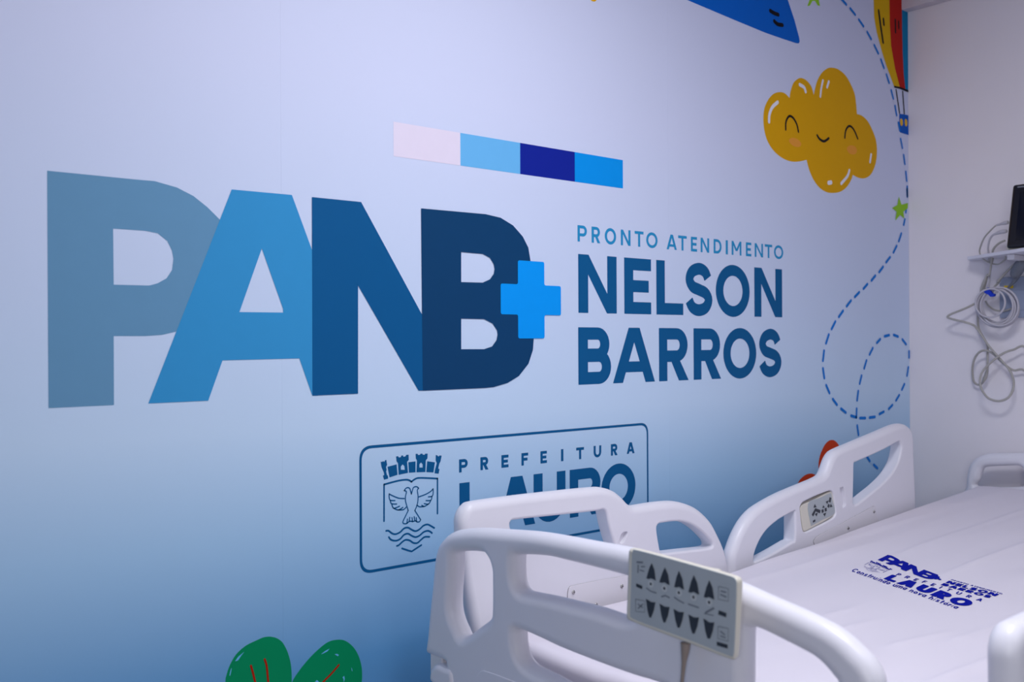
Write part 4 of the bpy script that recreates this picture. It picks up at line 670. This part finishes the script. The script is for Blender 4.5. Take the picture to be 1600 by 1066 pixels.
hr = rail(dict(o=G['headrail']['o'], h=G['headrail']['h'], pocket=G['headrail']['pocket'], panel=G['headrail']['panel']), G['headplate'], G['headscrew'])
# keypad let into the head rail
kp = G['keypad']
pad('keypad', kp['face'], 1.614, .008, .002, M['beige'], hr, (), 'y', step=.004, label='cream keypad housing')
pad('keypad_sticker', kp['sticker'], 1.6056, .0006, .0004, M['greyface'], hr, (), 'y', step=.004, label='grey membrane')
def flat_y(name, polys, y, mat, parent, label=None):
    V, F = flat_fill(polys)
    o = []
    for t in F:
        A, B_, C_ = (V[i] for i in t)
        o.append(tuple(t) if (B_[0] - A[0]) * (C_[1] - A[1]) - (B_[1] - A[1]) * (C_[0] - A[0]) > 0 else (t[0], t[2], t[1]))
    return mk(name, [(a, y, b) for a, b in V], o, mat, parent, label=label)
for w, p in kp['stroke']: flat_y('bed_symbol', [ribbon(p, w * .00045, False)], 1.6046, M['symbol'], hr, 'dark bed outline stroke')
for p in kp['tri']: flat_y('arrow_mark', [np.array(p).mean(0) + (np.array(p) - np.array(p).mean(0)) * 1.35], 1.6046, M['symbol'], hr, 'dark arrow')
_c = np.array(G['headrail']['panel']).mean(0); pn = np.array(G['headrail']['panel'])
pad('keypad_tray', [tuple(_c + (p - _c) * 1.05) for p in pn], 1.627, .004, .001, M['plastic'], hr, (), 'y', step=.006)
# near side: copies of the two rails, pushed a little forward and down on their swing arms
def copy_part(o, off):
    c = o.copy(); COL.objects.link(c); c.parent = bed; c.location = off
    for ch in o.children:
        if ch.name.split('.')[0] in ('keypad', 'keypad_sticker', 'bed_symbol', 'arrow_mark'): continue
        d = ch.copy(); COL.objects.link(d); d.parent = c
    return c
copy_part(fr, (.04, -1.076, -.026)); copy_part(hr, (.04, -1.076, -.026))
# headboard
hl = G['headboard_left']; HB = 1.128
half = [(HB - .02, .928)] + hl[::-1] if False else hl
outl = list(hl) + [(2 * HB - y, z) for y, z in hl[::-1]] + [(2 * HB - 1.63, .56), (1.63, .56)]
hh = G['headhole']
head = pad('headboard', outl, 3.478, .021, .020, M['plastic'], bed, [(hh, .0195), ([(2 * HB - y, z) for y, z in hh], .0195)], 'x', step=.008)
# frame under the mattress
box('deck', (1.27, .64, .535), (3.45, 1.565, .572), M['plate'], bed, bevel=.006)
for y in (.72, 1.43): box('frame_beam', (1.19, y - .025, .40), (3.45, y + .025, .46), M['plate'], bed, bevel=.006)
for x in (1.45, 3.2):
    box('cross_beam', (x - .03, .70, .34), (x + .03, 1.45, .40), M['plate'], bed, bevel=.006)
    box('lift_column', (x - .045, BC - .06, .14), (x + .045, BC + .06, .535), M['plate'], bed, bevel=.008)
box('base_frame', (1.30, .74, .13), (3.35, 1.42, .18), M['plate'], bed, bevel=.01)
for x in (1.36, 3.28):
    for y in (.74, 1.42):
        bm = bmesh.new()
        bmesh.ops.create_cone(bm, cap_ends=True, segments=20, radius1=.065, radius2=.065, depth=.03, matrix=Matrix.Translation((x, y, .0655)) @ Matrix.Rotation(math.pi / 2, 4, 'X'))
        wob = from_bm('castor', bm, M['rubber'], bed, label='grey castor wheel')
        box('castor_fork', (x - .02, y - .022, .07), (x + .02, y + .022, .135), M['plate'], wob, bevel=.004)
for y in (.80, 1.40): box('board_socket', (1.17, y - .03, .42), (1.21, y + .03, .52), M['plate'], bed, bevel=.005)

# ------------------------------------------------------------------ mattress and sheet

import math
def zsurf(x, y):
    """height of the made bed: flat foot half, back section raised about four degrees"""
    z = 0.704 + 0.0 * y
    t = (x - 1.85) / 0.35
    k = 0.066
    if t <= 0: r = 0.0
    elif t >= 1: r = k * (x - 1.85 - 0.175)
    else: r = k * 0.35 * t * t / 2
    return z + r

def seg_d(x, y, a, b):
    ax, ay = a; bx_, by = b
    dx, dy = bx_ - ax, by - ay; L = dx * dx + dy * dy
    t = max(-.25, min(1.25, ((x - ax) * dx + (y - ay) * dy) / L))
    ox, oy = x - ax - t * dx, y - ay - t * dy
    s = 1 if dx * (y - ay) - dy * (x - ax) > 0 else -1
    fade = math.exp(-max(0, -t, t - 1) * 6)
    return s * math.hypot(ox, oy), fade
FAMP = [.006, .006, .007, .003, .004, .004, .003, .005, .005]
from mathutils import noise
_fa, _fb = (np.array(q) for q in G['folds'][0])
_fd = (_fb - _fa) / np.linalg.norm(_fb - _fa)
def wrinkle(x, y):
    along = x * _fd[0] + y * _fd[1]; across = -x * _fd[1] + y * _fd[0]
    z = .0042 * noise.noise(Vector((across * 9, along * 1.6, 3.1))) + .0022 * noise.noise(Vector((across * 21, along * 2.4, 8.7)))
    z *= min(1, max(.25, (math.hypot(x - 2.15, y - 1.12) - .1) / .25))
    keep = min(1, max(.12, (math.hypot((x - 2.15) * 1.0, (y - 1.12)) - .12) / .2)); zz = 0.0
    for (a, b), k in zip(G['folds'], FAMP):
        d, f = seg_d(x, y, a, b)
        zz += keep * k * f * (math.exp(-(d / .012) ** 2) + .35 * math.exp(-((d + .025) / .03) ** 2))
    z += zz + keep * .0012 * math.sin(9 * x + 21 * y + 1.5 * math.sin(5 * x)) * math.sin(6 * y + 2 * x)
    return z
def bed_z(x, y): return zsurf(x, y) + wrinkle(x, y)
mat_t = thing('mattress', 'bed mattress under a white fitted sheet with a blue printed emblem', 'mattress', (2.35, BC, .573))
mx0, mx1, my0, my1, mb, mr = 1.262, 3.452, .605, 1.578, .574, .022
def profile(lo, hi, n):
    a = [(lo + .012, 1.0), (lo, .9), (lo, mr)]
    for k in range(1, 5):
        t = math.radians(90 * k / 5); a.append((lo + mr * (1 - math.cos(t)), mr * (1 - math.sin(t))))
    a.append((lo + mr, 0.0))
    b = [(lo + hi - p, d) for p, d in a[::-1]]
    mid = [(lo + mr + (hi - lo - 2 * mr) * k / n, 0.0) for k in range(1, n)]
    return a + mid + b
PX, PY = profile(mx0, mx1, 210), profile(my0, my1, 110)
V, F = [], []
for x, dx in PX:
    for y, dy in PY:
        zt = bed_z(x, y)
        d = dx + dy
        if dx >= .9 or dy >= .9: z = mb + (.0 if max(dx, dy) == 1.0 else .01)
        else: z = max(zt - d, mb)
        V.append((x, y, z))
ny = len(PY)
for i in range(len(PX) - 1):
    for j in range(ny - 1):
        F.append((i * ny + j, (i + 1) * ny + j, (i + 1) * ny + j + 1, i * ny + j + 1))
sheet = mk('fitted_sheet', V, F, M['sheet'], mat_t, True)
box('mattress_base', (mx0 + .013, my0 + .013, mb), (mx1 - .013, my1 - .013, mb + .06), M['sheet'], mat_t)
def quad_map(q):
    (ax, ay), (bx_, by), (cx, cy), (dx, dy) = q        # bottom left, bottom right, top right, top left
    def f(u, v):
        return ((1 - u) * (1 - v) * ax + u * (1 - v) * bx_ + u * v * cx + (1 - u) * v * dx, (1 - u) * (1 - v) * ay + u * (1 - v) * by + u * v * cy + (1 - u) * v * dy)
    return f
def dense(p, step):
    return resample(np.array(p), step) if len(p) > 2 else p
def sheet_print(name, polys, holes, q, label=None):
    f = quad_map(q)
    P_ = [dense([f(u, v) for u, v in p], .006) if np.ptp(np.array([f(u, v) for u, v in p]), 0).max() > .03 else [f(u, v) for u, v in p] for p in polys]
    H_ = [[f(u, v) for u, v in p] for p in holes]
    Vv, Ff = flat_fill(P_, H_)
    o = []
    for t in Ff:
        A, B_, C_ = (Vv[i] for i in t)
        o.append(tuple(t) if (B_[0] - A[0]) * (C_[1] - A[1]) - (B_[1] - A[1]) * (C_[0] - A[0]) > 0 else (t[0], t[2], t[1]))
    return mk(name, [(x, y, bed_z(x, y) + .0011) for x, y in Vv], o, M['sheetink'], sheet, label=label)
# emblem letters: the mural's letter shapes scaled to the cloth
allp = np.array(G['P']['o'] + G['B']['o']); lo = allp.min(0); hi = allp.max(0); hi[0] = xd
un = lambda p: [((x - lo[0]) / (hi[0] - lo[0]), (z - lo[1]) / (hi[1] - lo[1])) for x, z in p]
for k in 'PANB': sheet_print('printed_letter', [un(G[k]['o'])], [un(h) for h in G[k]['h']], G['sp_panb'])
sheet_print('plus_sign', [un([(xb, za), (xc, za), (xc, zb_), (xd, zb_), (xd, zc), (xc, zc), (xc, zd), (xb, zd), (xb, zc), (xa, zc), (xa, zb_), (xb, zb_)])], [], G['sp_panb'])
for key, txt, s, gap in (('sp_nelson', 'NELSON', .29, .1), ('sp_barros', 'BARROS', .29, .1), ('sp_pronto', 'PRONTO ATENDIMENTO', .24, .22), ('sp_pref', 'PREFEITURA', .2, 1.0), ('sp_lauro', 'LAURO', .31, .12), ('sp_tag', 'Construindo uma nova história', .17, .14)):
    for ps, hs in text_in_unit(txt, s, gap): sheet_print('printed_letter', ps, hs, G[key])
cpts = np.array([p for f in G['crest']['fill'] for q in f for p in q] + [p for _, q in G['crest']['line'] for p in q]); clo, chi = cpts.min(0), cpts.max(0)
uc = lambda p: [((x - clo[0]) / (chi[0] - clo[0]), (z - clo[1]) / (chi[1] - clo[1])) for x, z in p]
for f in G['crest']['fill']: sheet_print('crest_tower', [uc(f[0])], [uc(h) for h in f[1:]], G['sp_crest'])
for kind, p in G['crest']['line']:
    q = np.array(p) if len(p) < 3 else catmull(p, 2)
    sheet_print('crest_line', [uc(ribbon(q, .0028, False))], [], G['sp_crest'])

# ------------------------------------------------------------------ control panel hung on the footboard
n_ = G['nurse']
nurse = thing('control_panel', 'grey bed control panel with arrow buttons hung on the footboard', 'control panel', (1.09, .927, .92))
pad('housing', n_['o'], 1.0905, .0088, .006, M['beige'], nurse, (), 'x', step=.004)
pad('membrane', n_['face'], 1.0815, .0006, .0004, M['greyface'], nurse, (), 'x', step=.004, label='grey button membrane')
def flat_x(name, polys, x, mat, parent, holes=(), label=None):
    V, F = flat_fill(polys, holes)
    o = []
    for t in F:
        A, B_, C_ = (V[i] for i in t)
        o.append((t[0], t[2], t[1]) if (B_[0] - A[0]) * (C_[1] - A[1]) - (B_[1] - A[1]) * (C_[0] - A[0]) > 0 else tuple(t))
    return mk(name, [(x, a, b) for a, b in V], o, mat, parent, label=label)
for p in n_['tri']: flat_x('arrow_button', [p], 1.0804, M['symbol'], nurse, label='dark arrow')
for y, z in n_['dot']:
    flat_x('indicator_ring', [arc(y, z, .0052, .0052, 0, 360, 20)[:-1]], 1.0805, M['ring'], nurse, label='pale ring')
    flat_x('indicator_dot', [arc(y, z, .0022, .0022, 0, 360, 14)[:-1]], 1.0802, M['symbol'], nurse, label='dark dot')
for w, p in n_['line']: flat_x('symbol_line', [ribbon(p, w * .00023, False)], 1.0804, M['symbol'] if w > 20 else M['faint'], nurse)
box('mounting_hook', (1.0995, .88, .93), (1.1288, .97, .975), M['beige'], nurse, bevel=.002)
tube('cord', n_['cord'], .0028, M['cordm'], nurse, label='tan cord', radii=[.0075, .0062, .0036, .0028, .0028, .0028, .0028])

# ------------------------------------------------------------------ monitor, shelf and cables on the right wall
shelf = thing('wall_shelf', 'thin white shelf on the wall carrying the black monitor', 'shelf', (3.5, 1.4, 1.6))
sp = [(WX - .001, 1.655), (3.50, 1.632), G['shelf'][0][:2], G['shelf'][1][:2], (3.297, 1.31), (3.29, 1.24), (3.29, 1.0), (WX - .001, 1.0)]
bm = bmesh.new()
lo_ = [bm.verts.new((x, y, 1.590)) for x, y in sp]; hi_ = [bm.verts.new((x, y, 1.601)) for x, y in sp]
bm.faces.new(lo_[::-1]) ; bm.faces.new(hi_)
for i in range(len(sp)):
    j = (i + 1) % len(sp); bm.faces.new((lo_[i], lo_[j], hi_[j], hi_[i]))
bmesh.ops.recalc_face_normals(bm, faces=bm.faces)
from_bm('shelf_plate', bm, M['plastic'], shelf)
for y in (1.44, 1.36): box('bracket', (3.40, y - .012, 1.572), (WX - .001, y + .012, 1.5895), M['plate'], shelf, bevel=.002)
box('bracket_arm', (3.38, 1.12, 1.54), (WX - .001, 1.30, 1.5895), M['plug'], shelf, bevel=.004, label='grey support block')

(tx, ty, tz), (bx0, by0, bz0) = G['mon']
mon = thing('patient_monitor', 'black patient monitor leaning back on the white wall shelf', 'monitor', (3.4, 1.3, 1.601))
ang = math.atan2(tx - bx0, tz - bz0); Hm = math.hypot(tx - bx0, tz - bz0)
xf = Matrix.Translation((bx0, 0, bz0 - .001)) @ Matrix.Rotation(ang, 4, 'Y')
box('bezel', (0, 1.13, 0.003), (.018, 1.432, Hm), M['monitor'], mon, bevel=.008, seg=3, xf=xf)
box('back_shell', (.0165, 1.128, .004), (.075, 1.4400, Hm + .003), M['shell'], mon, bevel=.008, seg=3, xf=xf, label='cream back shell')
box('screen', (-.0012, 1.16, .028), (-.0002, 1.405, Hm - .03), M['screen'], mon, xf=xf, label='dark screen')
box('top_strip', (-.0010, 1.33, Hm - .014), (-.0002, 1.415, Hm - .009), M['plug'], mon, xf=xf, label='grey strip along the top edge')
box('foot', (.035, 1.16, -.0), (.09, 1.41, .012), M['monitor'], mon, xf=Matrix.Translation((bx0, 0, 1.6015)))

GROUPS = {'monitor_lead': 'leads plugged into the monitor', 'patient_cable': 'cables hanging below the shelf'}
def cable_thing(name, label, pts, r, mat, cat='cable', **kw):
    o = tube(name, pts, r, mat, None, **kw); tag(o, label, cat, GROUPS.get(name)); return o
def root(name, label, cat, pts):
    return thing(name, label, cat, tuple(pts[0]), GROUPS.get(name))
t = root('monitor_lead', 'thin grey lead from the upper plug looping through the shelf edge', 'cable', G['cab1'])
tube('lead', G['cab1'], .0027, M['cable'], t); tube('plug', G['plug1'], .005, M['cable2'], t, radii=[.006, .0075, .005, .0026])
t = root('monitor_lead', 'grey lead from the lower plug, hanging down past the shelf', 'cable', G['cab2'])
tube('lead', G['cab2'], .0034, M['cable2'], t); tube('plug', G['plug2'], .006, M['cable2'], t, radii=[.006, .008, .007, .003])
t = root('monitor_lead', 'beige grey lead curving low behind the monitor with thick sleeves', 'cable', G['cab3'])
tube('lead', G['cab3'], .0037, M['cable'], t); tube('sleeve', G['sleeve1'], .009, M['cable'], t, radii=[.007, .0095, .0055]); tube('sleeve', G['sleeve2'], .008, M['cable'], t, radii=[.004, .0075, .0088, .004])
cable_thing('monitor_lead', 'grey lead slanting from under the shelf to the cable coil', G['cab4'], .0042, M['cable'])
t = root('patient_cable', 'long beige cable with a pointed bend and a big hanging loop', 'cable', G['main'])
tube('lead', G['main'] + [[3.545, 1.385, 1.13], [3.552, 1.345, 1.20], [3.548, 1.36, 1.32], [3.546, 1.40, 1.405], [3.549, 1.41, 1.43]], .0040, M['cable'], t)
t = root('patient_cable', 'beige cable with a narrow hanging loop beside the big loop', 'cable', G['second'])
tube('lead', G['second'] + [[3.55, 1.38, 1.04], [3.555, 1.32, 1.10], [3.552, 1.32, 1.25], [3.546, 1.36, 1.40], [3.549, 1.365, 1.43]], .0040, M['cable'], t); tube('sleeve', G['sleeve3'], .006, M['cable'], t, radii=[.0035, .0062, .0068, .0038])
cable_thing('patient_cable', 'short grey cable bowed below the coil centre', G['cab5'], .0031, M['cable'])
t = root('coiled_cable', 'pale cable wound in a coil and tied with a blue strap', 'cable', G['coil'][0])
for c in G['coil']: tube('loop', c, .0036, M['cable2'], t, closed=True)
vq = np.array(G['velcro'])
bm = bmesh.new()
n0 = len(vq)
fv = [bm.verts.new((3.480, y, z)) for _, y, z in vq]; bv = [bm.verts.new((3.494, y, z)) for _, y, z in vq]
bm.faces.new(fv); bm.faces.new(bv[::-1])
for i in range(n0): bm.faces.new((fv[i], bv[i], bv[(i + 1) % n0], fv[(i + 1) % n0]))
bmesh.ops.recalc_face_normals(bm, faces=bm.faces)
from_bm('strap', bm, M['velcro'], t, label='blue hook-and-loop strap')
t = thing('power_plug', 'grey plug hanging with its tail in front of the wall outlet', 'plug', tuple(G['plug3'][0]))
tube('plug_body', G['plug3'], .01, M['plug'], t, radii=[.014, .021, .019, .009, .0042, .0036])
oy = [p[0] for p in G['outlet']]; oz = [p[1] for p in G['outlet']]
t = thing('wall_outlet', 'pale blue-grey outlet box on the wall below the monitor shelf', 'outlet', (WX, 1.45, 1.45))
box('outlet_box', (WX - .018, 1.30, min(oz[0], oz[1])), (WX - .0005, oy[0], max(oz[0], oz[3])), M['outlet'], t, bevel=.003)
box('socket_plate', (WX - .021, 1.33, 1.405), (WX - .0182, 1.515, 1.475), M['outlet'], t, bevel=.001)
box('warning_sticker', (WX - .0192, 1.497, oz[0] - .022), (WX - .0184, 1.528, oz[0] - .012), M['sticker'], t, label='yellow sticker')
